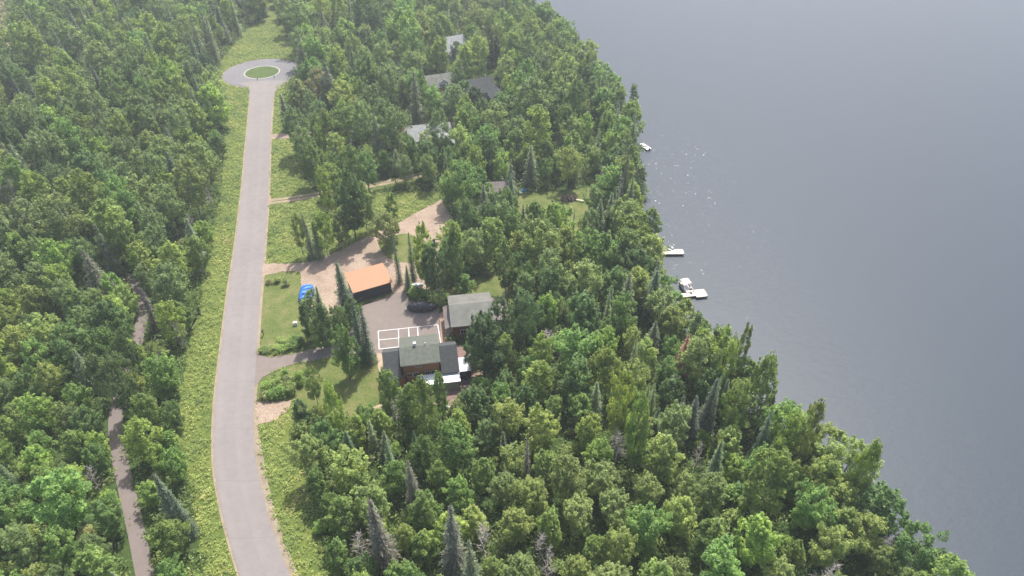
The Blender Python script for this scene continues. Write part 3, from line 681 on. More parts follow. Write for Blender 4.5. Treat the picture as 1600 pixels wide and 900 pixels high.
def cloud_mesh(name, v, tint, m):
    n = len(v)//4; me = bpy.data.meshes.new(name)
    me.vertices.add(len(v)); me.vertices.foreach_set('co', np.asarray(v, np.float32).ravel())
    me.loops.add(n*4); me.loops.foreach_set('vertex_index', np.arange(n*4, dtype=np.int32))
    me.polygons.add(n); me.polygons.foreach_set('loop_start', np.arange(0, n*4, 4, dtype=np.int32)); me.polygons.foreach_set('loop_total', np.full(n, 4, np.int32))
    me.update(calc_edges=True)
    a = me.attributes.new('tint', 'FLOAT', 'FACE'); a.data.foreach_set('value', np.asarray(tint, np.float32)); me.materials.append(m); return me
def trunk_mesh(name, m, h, r, limbs, rg, lean=.0):
    mb = MB(); k = 7; c = [(math.sin(i*1.1+rg.uniform(0, 3))*.012*h*i/k+lean*i/k, math.cos(i*.9)*.01*h*i/k, h*i/k) for i in range(k+1)]
    mb.tube(c, [r*(1-.86*i/k) for i in range(k+1)], 6)
    for i in range(limbs):
        z = h*rg.uniform(.3, .85); a = rg.uniform(0, 2*math.pi); ln = h*rg.uniform(.12, .24)*(1.15-z/h)
        b = np.array(c[min(k, int(z/h*k))], float); b[2] = z
        e = b+np.array([math.cos(a)*ln, math.sin(a)*ln, ln*rg.uniform(.5, 1.1)]); md = (b+e)/2+np.array([0, 0, -.04*ln])
        mb.tube([b, md, e], [r*.32*(1.2-z/h), r*.22*(1.2-z/h), .02], 4)
    me = bpy.data.meshes.new(name); me.from_pydata([tuple(p) for p in mb.v], [], mb.f); me.update(); me.materials.append(m); return me
# every shape is one unit of 10 m height, crown radius in metres given per kind; the tree object is scaled
def broadleaf(rg, R=3.0, z0=2.6, top=10.0, wide=.55, K_=60, n=85, leaf=.19, crad=(.75, 1.15), up=.5, drop=0, tall=False, asp=1.0):
    cen = []; rad = []; lobes = rg.uniform(0, 6.28, 3)
    while len(cen) < K_:
        s = rg.uniform(0, 1)**.8; z = z0+(top-z0)*s
        prof = (math.sin(math.pi*min(1, (s*(1-wide)+.0)/(1-wide)*.5+.5*0)**.9) if False else 0)
        # widest at the level «wide», rounded above and tapering below
        prof = math.sqrt(max(0, 1-((s-wide)/(1-wide))**2)) if s > wide else (.45+.55*math.sin(math.pi/2*s/wide))
        a = rg.uniform(0, 2*math.pi)
        lob = 1+.24*math.sin(a*2+lobes[0]+s*3)+.17*math.sin(a*3+lobes[1]-s*5)
        q = R*prof*lob*(rg.uniform(.25, 1)**.45)*.88
        cen.append((math.cos(a)*q, math.sin(a)*q, z-drop*q)); rad.append(rg.uniform(*crad)*(1-.35*s))
    cen.append((0, 0, top-.35)); rad.append(crad[0]*.6)
    cen = np.array(cen); rad = np.array(rad); cnt = np.maximum(20, (n*(rad/np.mean(rad))**2).astype(int))
    v, t = leafcloud(cen, rad, cnt, leaf, rg, up, .8, asp=asp)
    # upright shoots breaking the outline
    ns = int(K_*.9); o = rg.integers(0, len(cen), ns); d = cen[o]-np.array([0, 0, z0+(top-z0)*.35]); d /= np.linalg.norm(d, axis=1)[:, None]+1e-6
    sc_ = cen[o]+d*rad[o][:, None]*rg.uniform(.7, 1.15, ns)[:, None]+np.array([0, 0, .25])
    v2, t2 = leafcloud(sc_, rad[o]*rg.uniform(.3, .48, ns), np.full(ns, max(14, int(n*.27))), leaf*.9, rg, up+.2, 1.7, asp=asp)
    v2[:, 2] = np.minimum(v2[:, 2], top+.7)
    return np.concatenate([v, v2]), np.concatenate([t, t2])
def conifer(rg, R=1.9, z0=.5, top=10.0, gap=.33, leaf=.13, droop=.35, power=1.0, dens=1.0, bare=0):
    v = []; t = []
    z = z0; lv = 0
    while z < top-.15:
        s = (z-z0)/(top-z0); rr = R*((1-s)**power)*(.62+.55*rg.random())+.08; nb = max(5, int((5+rr*5)*dens))
        a0 = rg.uniform(0, 6.28)
        for k in range(nb):
            a = a0+2*math.pi*k/nb+rg.uniform(-.2, .2); ln = rr*rg.uniform(.7, 1.15); m_ = max(3, int(ln/.105*dens)); tb = rg.uniform(0, 1)
            if bare and rg.random() < bare: continue
            for j in range(m_):
                q = (j+rg.random())/m_; x = q*ln; w = .10+.16*math.sin(math.pi*min(1, q*.9+.12))*min(1, ln)
                lat = rg.uniform(-1, 1)*w; zz = z+.12*x-droop*x*q+rg.uniform(-.05, .05)
                c = np.array([math.cos(a)*x-math.sin(a)*lat, math.sin(a)*x+math.cos(a)*lat, zz])
                d = np.array([math.cos(a+lat*2.2), math.sin(a+lat*2.2), -.15+rg.uniform(-.4, .4)]); d /= np.linalg.norm(d)
                sd = np.array([-math.sin(a), math.cos(a), rg.uniform(-.6, .6)]); sd /= np.linalg.norm(sd); l = leaf*rg.uniform(.8, 1.5)
                v += [c-d*l*.6, c-sd*l*.45, c+d*l*1.3, c+sd*l*.45]; t.append(tb)
        z += gap*(.75+.5*rg.random())*(1-.35*s)
    for k in range(10):
        zt = top-.5+.05*k; c = np.array([0, 0, zt]); a = k*2.4; d = np.array([math.cos(a)*.14, math.sin(a)*.14, .16]); sd = np.array([-math.sin(a), math.cos(a), 0])*.05
        v += [c-d*.3, c-sd, c+d, c+sd]; t.append(.5)
    return np.array(v), np.array(t)
def pinecrown(rg):
    cen = []; rad = []
    for lv in range(11):
        z = 3.2+lv*.62; R = 2.3*(1-lv/12.5)*(.75+.5*rg.random()); nb = 6
        for k in range(nb):
            a = rg.uniform(0, 6.28); q = R*rg.uniform(.45, 1)
            cen.append((math.cos(a)*q, math.sin(a)*q, z+.1*q+rg.uniform(-.1, .1))); rad.append(rg.uniform(.4, .65))
    cen = np.array(cen); rad = np.array(rad)
    return leafcloud(cen, rad, np.full(len(cen), 45), .14, rg, .5, .4, asp=1.5)
def dead_mesh(rg, conif=False):
    mb = MB(); h = 10; k = 8; c = [Vector((rg.uniform(-.08, .08)*i, rg.uniform(-.08, .08)*i, h*i/k)) for i in range(k+1)]
    mb.tube(c, [.15*(1-.85*i/k) for i in range(k+1)], 6)
    br = MB()
    for i in range(60):
        z = rg.uniform(.25, .97); b = c[min(k-1, int(z*k))].lerp(c[min(k, int(z*k)+1)], z*k-int(z*k)); a = rg.uniform(0, 6.28); ln = (2.3*(1.1-z)+.3)*rg.uniform(.5, 1)
        e = b+Vector((math.cos(a)*ln, math.sin(a)*ln, ln*(rg.uniform(-.1, .2) if conif else rg.uniform(.4, 1.1)))); br.tube([b, (b+e)/2+Vector((0, 0, -.05)), e], [.045, .03, .012], 4)
        for q in range(5):
            t = rg.uniform(.3, 1); p = b.lerp(e, t); a2 = a+rg.uniform(-1.1, 1.1); l2 = ln*.35*rg.uniform(.4, 1)
            br.tube([p, p+Vector((math.cos(a2)*l2, math.sin(a2)*l2, l2*rg.uniform(-.1, .8)))], [.022, .01], 3)
    return mb, br
SH = {}
def shape(kind, i, crown, trunk): SH.setdefault(kind, []).append((crown, trunk))
R_ = lambda s: np.random.default_rng(s)
for i in range(6):
    r = R_(100+i); shape('aspen_tree', i, cloud_mesh('aspen_crown', *broadleaf(r, 2.55, 2.8, 10, .5+.1*r.random(), 105, 72, .135, (.42, .85), .8), M['leaf']), trunk_mesh('aspen_trunk', M['greybark'], 9.0, .15, 9, r))
for i in range(5):
    r = R_(200+i); shape('birch_tree', i, cloud_mesh('birch_crown', *broadleaf(r, 2.35, 1.8, 10, .42, 95, 72, .14, (.42, .85), .65, .12, asp=1.2), M['leaf']), trunk_mesh('birch_trunk', M['palebark'], 9.2, .12, 9, r))
for i in range(6):
    r = R_(300+i); shape('maple_tree', i, cloud_mesh('maple_crown', *broadleaf(r, 3.1, 1.7, 10, .5, 84, 92, .18, (.55, 1.1), .95), M['leaf']), trunk_mesh('maple_trunk', M['bark'], 8.2, .18, 9, r))
for i in range(5):
    r = R_(350+i); shape('ash_tree', i, cloud_mesh('ash_crown', *broadleaf(r, 3.05, 2.0, 10, .56, 70, 100, .165, (.55, 1.15), .85), M['leaf']), trunk_mesh('ash_trunk', M['bark'], 8.2, .17, 9, r))
for i in range(5):
    r = R_(400+i); shape('spruce_tree', i, cloud_mesh('spruce_crown', *conifer(r, 2.0+.25*i, .5, 10, .40, .13, .38, .92, 1.25), M['needle']), trunk_mesh('spruce_trunk', M['bark'], 9.6, .15, 0, r))
for i in range(4):
    r = R_(450+i); shape('fir_tree', i, cloud_mesh('fir_crown', *conifer(r, 1.25+.12*i, .4, 10, .34, .12, .25, .8, 1.25), M['needle']), trunk_mesh('fir_trunk', M['bark'], 9.6, .12, 0, r))
for i in range(3):
    r = R_(480+i); shape('pine_tree', i, cloud_mesh('pine_crown', *pinecrown(r), M['needle']), trunk_mesh('pine_trunk', M['bark'], 9.6, .15, 8, r))
for i in range(3):
    r = R_(500+i); a, b = dead_mesh(r, i == 1)
    me = []
    for nm, q in (('bare_branches', b), ('dead_trunk', a)):
        x = bpy.data.meshes.new(nm); x.from_pydata([tuple(p) for p in q.v], [], q.f); x.update(); x.materials.append(M['deadwood']); me.append(x)
    shape('dead_tree', i, me[0], me[1])
for i in range(6):
    r = R_(600+i); K_ = 13; a = r.uniform(0, 6.28, K_); q = r.uniform(.1, 1, K_)*2.3
    cen = np.stack([np.cos(a)*q, np.sin(a)*q, 4.5+r.uniform(-1, 3.0, K_)-q*.8], 1); rad = r.uniform(1.3, 2.1, K_)
    v, t = leafcloud(cen, rad, np.full(K_, 110), .36, r, .6, .9)
    v[:, 2] = np.maximum(v[:, 2], .2)
    shape('shrub', i, cloud_mesh('shrub_crown', v, t, M['leaf']), trunk_mesh('shrub_stems', M['bark'], 6.0, .12, 10, r))
BASE_R = dict(aspen_tree=2.9, birch_tree=2.7, maple_tree=3.6, ash_tree=3.5, spruce_tree=2.2, fir_tree=1.35, pine_tree=2.4, dead_tree=1.9, shrub=3.7)

TONES = {  # colour, words
    'aspen_tree': [((0.165, 0.241, 0.077), 'grey-green'), ((0.191, 0.259, 0.068), 'sage green'), ((0.208, 0.267, 0.055), 'yellowish green'), ((0.139, 0.216, 0.065), 'soft green')],
    'birch_tree': [((0.165, 0.250, 0.045), 'olive green'), ((0.209, 0.293, 0.045), 'light green'), ((0.130, 0.216, 0.042), 'mid green'), ((0.228, 0.293, 0.063), 'yellow-tinged')],
    'maple_tree': [((0.130, 0.233, 0.040), 'rich green'), ((0.200, 0.317, 0.045), 'bright green'), ((0.091, 0.172, 0.042), 'dark green')],
    'ash_tree': [((0.147, 0.267, 0.052), 'fresh green'), ((0.108, 0.198, 0.045), 'deep green'), ((0.217, 0.299, 0.068), 'pale green')],
    'spruce_tree': [((0.069, 0.120, 0.044), 'dark green'), ((0.113, 0.154, 0.068), 'blue-grey'), ((0.114, 0.147, 0.071), 'dull grey')],
    'fir_tree': [((0.087, 0.147, 0.050), 'dark green'), ((0.147, 0.198, 0.077), 'frosty green')],
    'pine_tree': [((0.113, 0.189, 0.052), 'deep green'), ((0.147, 0.216, 0.063), 'mid green')],
    'dead_tree': [((0.481, 0.618, 0.396), 'bleached')],
    'shrub': [((0.165, 0.275, 0.042), 'leafy green'), ((0.19, 0.26, 0.06), 'bright yellow-green'), ((0.113, 0.206, 0.042), 'dark green'), ((0.22, 0.25, 0.09), 'straw-tinged')]}
ONES = 'zero one two three four five six seven eight nine ten eleven twelve thirteen fourteen fifteen sixteen seventeen eighteen nineteen'.split()
TENS = 'x x twenty thirty forty fifty sixty seventy eighty ninety'.split()
def words_of(n):
    n = max(0, min(99, int(n)))
    return ONES[n] if n < 20 else TENS[n//10]+('' if n % 10 == 0 else '-'+ONES[n % 10])
MARKS = [((412, 114), 'near the turning circle', 90), ((580, 440), 'by the copper garage', 75), ((660, 560), 'near the brown house', 110), ((740, 490), 'by the grey house', 80), ((1050, 395), 'near the short dock', 60), ((1080, 460), 'near the longer dock', 70), ((700, 135), 'by the far houses', 75), ((885, 330), 'by the back lawn', 80)]
def where(x, y):
    best = None
    for (mx, my), w, r in MARKS:
        d = math.hypot(mx-x, my-y)/r
        if d < 1 and (best is None or d < best[0]): best = (d, w)
    if best: return best[1]
    rx = np.interp(y, [p[1] for p in RL], [p[0] for p in RL])
    if x < rx: return 'left of the road'
    sx = np.interp(y, [p[1] for p in SHORE_PX], [p[0] for p in SHORE_PX])
    if x > sx-45: return 'on the lakeshore'
    return 'toward the lake'
GROUPS = dict(aspen_tree='aspens of the woods', birch_tree='birches of the woods', maple_tree='maples of the woods', ash_tree='ashes of the woods', spruce_tree='spruces of the woods', fir_tree='slender firs of the woods', pine_tree='pines of the lakeshore', dead_tree='dead trees standing in the woods', shrub='shrubs in the clearings and gaps')
count = {}
trees = []       # x, y, r for spacing
used_labels = {}
def plant(kind, x, y, h, r, tone=None, word=None, i=None, seed=None):
    k = SH[kind]; cr_me, tr_me = k[rnd.randrange(len(k))] if i is None else k[i]
    if tone is None:
        bx_, by_ = PX(x, y, 0); T = TONES[kind]
        if kind in ('aspen_tree', 'birch_tree') and by_ > 740 and bx_ > 760: T = [T[2], T[1]] if kind == 'aspen_tree' else [T[0], T[3]]
        elif kind == 'aspen_tree' and bx_ < 400 and by_ < 450: T = T[:2]+T[3:]
        elif kind in ('birch_tree', 'ash_tree', 'maple_tree') and bx_ < 400 and by_ > 560: T = T[:2]
        elif kind in ('birch_tree', 'ash_tree') and by_ < 300: T = T[:3]
        tone, word = rnd.choice(T)
    j = rnd.uniform(.84, 1.16); hu = rnd.uniform(-.035, .035)
    if word is None: word = 'green'
    col = (min(1, tone[0]*j*(1+hu)), tone[1]*j, tone[2]*j*(1-hu), 1)
    s = h/10.0 if kind != 'shrub' else h/7.0; sr = r/BASE_R[kind]
    e = bpy.data.objects.new(kind, None); e.empty_display_size = .3; C.objects.link(e)
    e.location = (x, y, -.02); e.rotation_euler = (rnd.uniform(-.03, .03), rnd.uniform(-.03, .03), rnd.uniform(0, 6.28)); e.scale = (sr, sr, s)
    a = bpy.data.objects.new('crown' if kind != 'dead_tree' else 'branches', cr_me); C.objects.link(a); a.parent = e; a.color = col
    b = bpy.data.objects.new('trunk', tr_me); C.objects.link(b); b.parent = e
    px, py = PX(x, y, h*.62); px, py = px/16, py/9
    size = 'low' if h < 3 else 'small' if h < 7 else 'tall' if h > 13.5 else ''
    bx, by = PX(x, y, 0)
    wd = word or 'green'; nm = kind.replace('_', ' ')
    if kind == 'dead_tree': nm = 'bare dead tree'
    lab = f"{(size+' ') if size else ''}{wd} {nm} {where(bx, by)}, {words_of(px)} percent across and {words_of(py)} percent down".strip()
    e['label'] = lab; e['category'] = 'tree' if kind != 'shrub' else 'shrub'; e['group'] = GROUPS[kind]
    trees.append((x, y, r)); count[kind] = count.get(kind, 0)+1
    return e
def plant_px(kind, bx, by, ty, wpx, tone=None, word=None, i=None):
    if tone: tone = (tone[0]*1.42, tone[1]*1.38, tone[2]*1.22)
    """a tree whose foot stands at (bx, by) and whose tip reaches the row ty, wpx pixels wide"""
    x, y, _ = G(bx, by); lo, hi = .5, 40
    for _ in range(30):
        m = (lo+hi)/2
        if PX(x, y, m)[1] > ty: lo = m
        else: hi = m
    z = y*CT+(H-lo*.5)*ST
    return plant(kind, x, y, lo, wpx/2*z/F*(1.15 if kind not in ('spruce_tree', 'dead_tree') else 1.1), tone, word, i)
#HAND
BY = (.16, .22, .035); DK = (.045, .088, .034); RUST = (.20, .095, .06)
HAND = [
 ('ash_tree', 214, 648, 556, 44, (.085, .13, .05), 'soft green'), ('birch_tree', 178, 628, 556, 36, (.09, .13, .05), 'sage green'), ('maple_tree', 222, 596, 520, 30, (.07, .115, .04), 'deep green'),
 ('fir_tree', 543, 486, 408, 26, (.055, .085, .045), 'dark pointed'), ('fir_tree', 505, 500, 448, 17, None, None), ('spruce_tree', 577, 566, 478, 30, (.035, .06, .032), 'very dark'), ('fir_tree', 566, 560, 470, 22, (.04, .07, .035), 'dark'),
 ('maple_tree', 547, 592, 516, 42, (.075, .135, .034), 'round rich green'), ('birch_tree', 515, 545, 478, 32, (.065, .11, .04), 'dark green'), ('birch_tree', 490, 535, 476, 28, (.06, .10, .04), 'dark green'), ('ash_tree', 533, 530, 480, 28, (.07, .12, .04), 'dark green'), ('birch_tree', 556, 520, 470, 26, (.07, .12, .038), 'dark green'), ('ash_tree', 503, 548, 500, 30, (.12, .17, .055), 'pale green'),
 ('maple_tree', 612, 648, 583, 38, (.10, .16, .035), 'round bright green'), ('ash_tree', 497, 632, 574, 24, (.10, .15, .045), 'loose green'), ('birch_tree', 533, 682, 596, 28, None, None), ('maple_tree', 476, 664, 628, 28, DK, 'dark green'),
 ('birch_tree', 672, 700, 596, 42, (.10, .15, .035), 'olive green'), ('birch_tree', 693, 652, 584, 24, None, None), ('maple_tree', 757, 588, 496, 60, DK, 'dark green'), ('maple_tree', 782, 545, 466, 42, (.055, .105, .045), 'dark bluish green'), ('ash_tree', 822, 560, 468, 36, (.06, .115, .045), 'deep green'), ('ash_tree', 742, 560, 510, 34, DK, 'dark green'),
 ('fir_tree', 625, 442, 370, 13, (.05, .08, .04), 'dark narrow'), ('fir_tree', 646, 436, 362, 15, (.05, .08, .04), 'dark narrow'), ('birch_tree', 667, 452, 352, 34, None, None), ('aspen_tree', 688, 470, 382, 40, (.055, .10, .035), 'dark green'), ('aspen_tree', 676, 468, 392, 30, (.06, .10, .035), 'dark green'), ('birch_tree', 713, 455, 362, 28, (.08, .135, .035), 'mid green'), ('birch_tree', 790, 460, 378, 30, (.09, .14, .04), 'column-like'),
 ('birch_tree', 618, 374, 306, 26, (.11, .16, .03), 'round-headed'), ('ash_tree', 605, 390, 336, 42, (.14, .17, .06), 'pale airy'), ('maple_tree', 556, 374, 272, 46, (.06, .12, .04), 'deep green'), ('birch_tree', 575, 365, 290, 40, (.11, .165, .045), 'light green'), ('birch_tree', 514, 332, 262, 27, None, None), ('aspen_tree', 485, 290, 214, 30, None, None), ('birch_tree', 497, 292, 226, 26, None, None), ('birch_tree', 517, 242, 172, 25, (.125, .18, .04), 'yellow-green'), ('birch_tree', 505, 250, 195, 20, None, None),
 ('spruce_tree', 489, 402, 330, 22, None, None), ('aspen_tree', 474, 400, 335, 24, None, None), ('birch_tree', 512, 400, 332, 30, None, None), ('birch_tree', 536, 388, 333, 30, (.12, .17, .05), 'pale green'), ('fir_tree', 500, 404, 345, 18, None, None),
 ('fir_tree', 452, 203, 146, 20, (.05, .08, .045), 'dark cone-shaped'), ('birch_tree', 474, 182, 128, 32, (.12, .16, .06), 'pale green'), ('ash_tree', 494, 146, 92, 34, None, None), ('ash_tree', 478, 146, 104, 26, None, None), ('maple_tree', 520, 188, 124, 34, (.035, .065, .04), 'very dark'), ('ash_tree', 503, 165, 108, 34, (.19, .19, .10), 'pale straw-tinged'),
 ('maple_tree', 281, 540, 476, 42, BY, 'bright yellow-green'), ('dead_tree', 291, 545, 500, 26, None, None), ('spruce_tree', 165, 462, 388, 34, (.085, .09, .06), 'dull grey'), ('spruce_tree', 248, 520, 450, 26, (.07, .07, .06), 'dark grey'),
 ('spruce_tree', 605, 886, 779, 56, (.085, .085, .07), 'dull grey'), ('spruce_tree', 712, 896, 787, 52, (.075, .08, .06), 'dull grey-green'), ('spruce_tree', 743, 950, 842, 46, (.075, .10, .055), 'grey-green'), ('spruce_tree', 650, 792, 715, 30, (.085, .09, .07), 'dull grey'), ('dead_tree', 757, 880, 815, 34, None, None), ('fir_tree', 787, 720, 672, 16, (.07, .085, .05), 'slim grey'), ('fir_tree', 822, 756, 684, 14, (.10, .10, .08), 'slim brownish grey'),
 ('ash_tree', 960, 690, 584, 42, BY, 'bright yellow-green'), ('maple_tree', 985, 740, 625, 40, (.12, .19, .04), 'bright green'), ('spruce_tree', 1061, 586, 522, 26, RUST, 'rust-red dead'), ('dead_tree', 857, 560, 515, 32, None, None), ('dead_tree', 962, 720, 668, 40, None, None),
 ('spruce_tree', 1095, 680, 590, 34, (.055, .08, .05), 'dark blue-green'), ('spruce_tree', 1075, 690, 618, 30, (.06, .075, .055), 'dark grey'), ('spruce_tree', 1055, 680, 618, 24, (.06, .075, .055), 'dark grey'), ('spruce_tree', 1182, 720, 640, 28, (.06, .095, .06), 'blue-green'), ('fir_tree', 1016, 650, 597, 12, None, None), ('fir_tree', 1007, 648, 598, 12, None, None), ('fir_tree', 1106, 668, 586, 14, None, None), ('fir_tree', 985, 590, 530, 14, None, None), ('fir_tree', 1037, 505, 460, 16, None, None), ('pine_tree', 1078, 560, 485, 30, None, None), ('ash_tree', 1118, 622, 520, 44, (.13, .19, .04), 'bright yellow-green'), ('birch_tree', 1138, 612, 510, 28, (.12, .16, .07), 'pale green'), ('birch_tree', 1172, 662, 560, 40, (.13, .19, .045), 'bright green'), ('birch_tree', 1238, 738, 630, 34, (.14, .18, .06), 'pale green'), ('ash_tree', 1208, 742, 652, 42, (.13, .19, .035), 'bright green'), ('maple_tree', 1136, 690, 600, 44, (.11, .17, .035), 'round bright green'), ('birch_tree', 1315, 795, 690, 36, None, None), ('birch_tree', 1180, 815, 712, 70, (.10, .145, .03), 'wide olive green'),
 ('pine_tree', 984, 200, 130, 24, None, None), ('fir_tree', 984, 250, 170, 14, None, None), ('pine_tree', 994, 325, 255, 30, None, None), ('dead_tree', 962, 345, 265, 16, None, None), ('fir_tree', 895, 372, 325, 8, None, None), ('spruce_tree', 968, 305, 205, 16, None, None), ('spruce_tree', 973, 330, 220, 14, None, None),
 ('maple_tree', 745, 190, 138, 34, (.055, .095, .045), 'dark green'), ('maple_tree', 770, 105, 54, 28, (.03, .055, .035), 'very dark'), ('maple_tree', 345, 62, 12, 30, (.035, .065, .04), 'very dark'), ('aspen_tree', 330, 135, 85, 30, (.05, .095, .045), 'dark green'),
 ('fir_tree', 278, 812, 738, 26, (.06, .09, .055), 'dark leaning'), ('fir_tree', 300, 835, 765, 24, (.05, .08, .05), 'dark'), ('spruce_tree', 40, 172, 118, 18, (.04, .065, .045), 'dark'), ('spruce_tree', 100, 148, 98, 18, (.05, .07, .05), 'dark'), ('spruce_tree', 160, 150, 102, 20, (.055, .075, .055), 'dark grey'), ('spruce_tree', 178, 162, 118, 18, (.055, .07, .05), 'dark'), ('spruce_tree', 148, 178, 128, 20, (.06, .075, .05), 'dark grey'), ('fir_tree', 318, 175, 108, 16, None, None), ('fir_tree', 332, 192, 118, 16, None, None),
]
for k_, bx, by, ty, wp, tn, wd in HAND: plant_px(k_, bx, by, ty, wp, tn, wd)
n_hand = len(trees)

# ------------------------------------------------------------------ the woods
# what must stay in sight (photo pixels): no crown may cover these
LAKE_V = [(858, -10), (884, 14), (906, 42), (940, 68), (952, 102), (986, 118), (1008, 128), (1016, 165), (1018, 215), (1024, 240), (1033, 270), (1036, 305), (1036, 350), (1041, 378), (1039, 402), (1052, 432), (1064, 442), (1066, 460), (1092, 468), (1102, 495), (1125, 502), (1150, 494), (1170, 515), (1180, 545), (1200, 542), (1216, 572), (1230, 600), (1222, 628), (1245, 618), (1270, 608), (1288, 632), (1290, 662), (1318, 676), (1345, 668), (1368, 698), (1392, 728), (1408, 752), (1422, 780), (1448, 795), (1452, 820), (1482, 838), (1512, 858), (1540, 882), (1552, 930), (1700, 930), (1700, -10)]
VIS = [LAKE_V,
 [(392, 150), (388, 190), (350, 190), (352, 250), (344, 300), (336, 350), (326, 420), (318, 480), (306, 540), (296, 600), (290, 660), (300, 720), (316, 790), (322, 860), (325, 960), (480, 960), (500, 890), (470, 800), (455, 740), (440, 690), (440, 650), (480, 640), (512, 632), (580, 632), (590, 575), (515, 570), (500, 560), (472, 540), (466, 480), (468, 440), (520, 470), (540, 480), (620, 470), (628, 452), (600, 400), (600, 380), (690, 322), (685, 318), (630, 345), (560, 378), (530, 392), (470, 408), (458, 390), (462, 340), (495, 318), (495, 296), (462, 285), (440, 240), (438, 200), (436, 150), (454, 134), (470, 110), (468, 96), (440, 90), (412, 90), (375, 96), (350, 112), (352, 130), (372, 140)],
 [(410, 40), (440, 50), (455, 75), (440, 90), (380, 94), (375, 70)],
 [(536, 420), (600, 404), (613, 450), (600, 466), (552, 474)],
 [(560, 478), (636, 454), (690, 465), (702, 462), (766, 458), (760, 500), (735, 510), (735, 590), (715, 625), (655, 610), (600, 595), (590, 560)],
 [(174, 672), (192, 676), (210, 760), (228, 820), (244, 900), (214, 905), (200, 830), (182, 750), (172, 690)], [(214, 495), (226, 492), (221, 522), (214, 528)],
 [(700, 64), (718, 54), (722, 68)], [(672, 128), (702, 120), (706, 134), (680, 138)], [(738, 134), (768, 123), (776, 150), (766, 160), (758, 144)],
 [(660, 192), (700, 190), (720, 198), (665, 200)], [(694, 205), (701, 205), (700, 209)], [(768, 296), (790, 293), (791, 299), (768, 300)],
 [(740, 434), (772, 430), (772, 452), (742, 455)], [(814, 305), (875, 304), (895, 308), (910, 306), (912, 340), (902, 340), (892, 316), (818, 314)], [(1004, 220), (1020, 226), (1018, 238), (1004, 232)],
 [(575, 284), (600, 284), (600, 291), (575, 291)], [(0, 0), (16, 0), (8, 40), (0, 70)], [(640, 340), (690, 325), (690, 360), (650, 362)]]
BBOX = [(min(p[0] for p in v), max(p[0] for p in v), min(p[1] for p in v), max(p[1] for p in v)) for v in VIS]
# where no tree may stand (photo pixels on the ground)
NOTREE = [MEADOW, GRAV, YARD, LAWN3, LAWN4, [(590, 545), (600, 640), (745, 640), (770, 560), (810, 520), (812, 455), (696, 455), (686, 545)],
 [(664, 158), (712, 150), (715, 122), (664, 130)], [(728, 172), (790, 160), (790, 122), (730, 132)], [(690, 100), (735, 95), (735, 60), (692, 68)], [(636, 242), (712, 236), (708, 196), (640, 200)], [(758, 318), (796, 314), (794, 292), (760, 296)], [(545, 480), (616, 458), (606, 408), (534, 428)],
 [(412, 322), (416, 310), (600, 278), (690, 262), (690, 274), (605, 292), (500, 312)], [(418, 221), (420, 206), (660, 195), (660, 206)], [(-60, -20), (24, -20), (20, 70), (-60, 75)]]
NT_W = [gpoly(p) for p in NOTREE]
PATH_C = np.array(smooth([G(*p)[:2] for p in [(240, 960), (228, 905), (214, 835), (197, 760), (184, 700), (182, 645), (198, 585), (214, 535), (222, 500), (224, 470), (205, 430)]], 1.5))
def covers(pts):
    for (px, py) in pts:
        for v, b in zip(VIS, BBOX):
            if b[0] <= px <= b[1] and b[2] <= py <= b[3] and inside(np.array([px]), np.array([py]), v)[0]: return True
    return False
def crown_pts(x, y, h, r, z0f=.3):
    o = [PX(x, y, h)]; d = y*CT+H*ST; rp = r*F/d*.8
    for zf, k in ((.35, .9), (.5, 1.1), (.65, 1.1), (.8, .95), (.93, .6)):
        cx, cy = PX(x, y, h*zf)
        o += [(cx-rp*k, cy), (cx+rp*k, cy), (cx, cy)]
    cx, cy = PX(x, y, h*z0f); o += [(cx, cy+rp*.3)]
    return o
def zone_kind(bx, by):
    """which tree stands here, by where the photograph shows which wood"""
    rx = np.interp(by, [p[1] for p in RL], [p[0] for p in RL]); sx = np.interp(by, [p[1] for p in SHORE_PX], [p[0] for p in SHORE_PX])
    if rnd.random() < .012: return 'dead_tree', (8, 12)
    q = rnd.random()
    def pick(*a):
        t = 0
        for k, p in a:
            t += p
            if q < t: return k
        return a[-1][0]
    if bx < rx:
        if by < 130: return pick(('aspen_tree', .38), ('birch_tree', .27), ('maple_tree', .10), ('spruce_tree', .11), ('fir_tree', .10), ('ash_tree', .04)), (14, 18)
        if by < 420: return pick(('aspen_tree', .50), ('birch_tree', .22), ('maple_tree', .10), ('spruce_tree', .05), ('fir_tree', .02), ('ash_tree', .11)), (12.5, 16)
        if by < 620: return pick(('aspen_tree', .30), ('birch_tree', .22), ('maple_tree', .20), ('spruce_tree', .03), ('ash_tree', .25)), (9.5, 13.5)
        return pick(('birch_tree', .28), ('aspen_tree', .18), ('maple_tree', .24), ('fir_tree', .03), ('ash_tree', .27)), (7, 11)
    if bx > sx-45: return pick(('birch_tree', .34), ('ash_tree', .20), ('ash_tree', .14), ('pine_tree', .08), ('spruce_tree', .04), ('fir_tree', .04), ('maple_tree', .16)), (8.5, 13)
    if by < 260: return pick(('aspen_tree', .36), ('maple_tree', .18), ('birch_tree', .26), ('ash_tree', .15), ('spruce_tree', .05)), (13.5, 17)
    if by < 560: return pick(('ash_tree', .22), ('maple_tree', .26), ('birch_tree', .26), ('aspen_tree', .20), ('spruce_tree', .03), ('fir_tree', .03)), (9.5, 13.5)
    if by < 760: return pick(('birch_tree', .30), ('maple_tree', .24), ('ash_tree', .20), ('aspen_tree', .19), ('spruce_tree', .05), ('fir_tree', .05)), (8.5, 13)
    return (pick(('aspen_tree', .55), ('birch_tree', .25), ('ash_tree', .14), ('maple_tree', .06)) if bx > 780 else pick(('birch_tree', .38), ('ash_tree', .28), ('maple_tree', .31), ('spruce_tree', .03))), (8, 10.8)
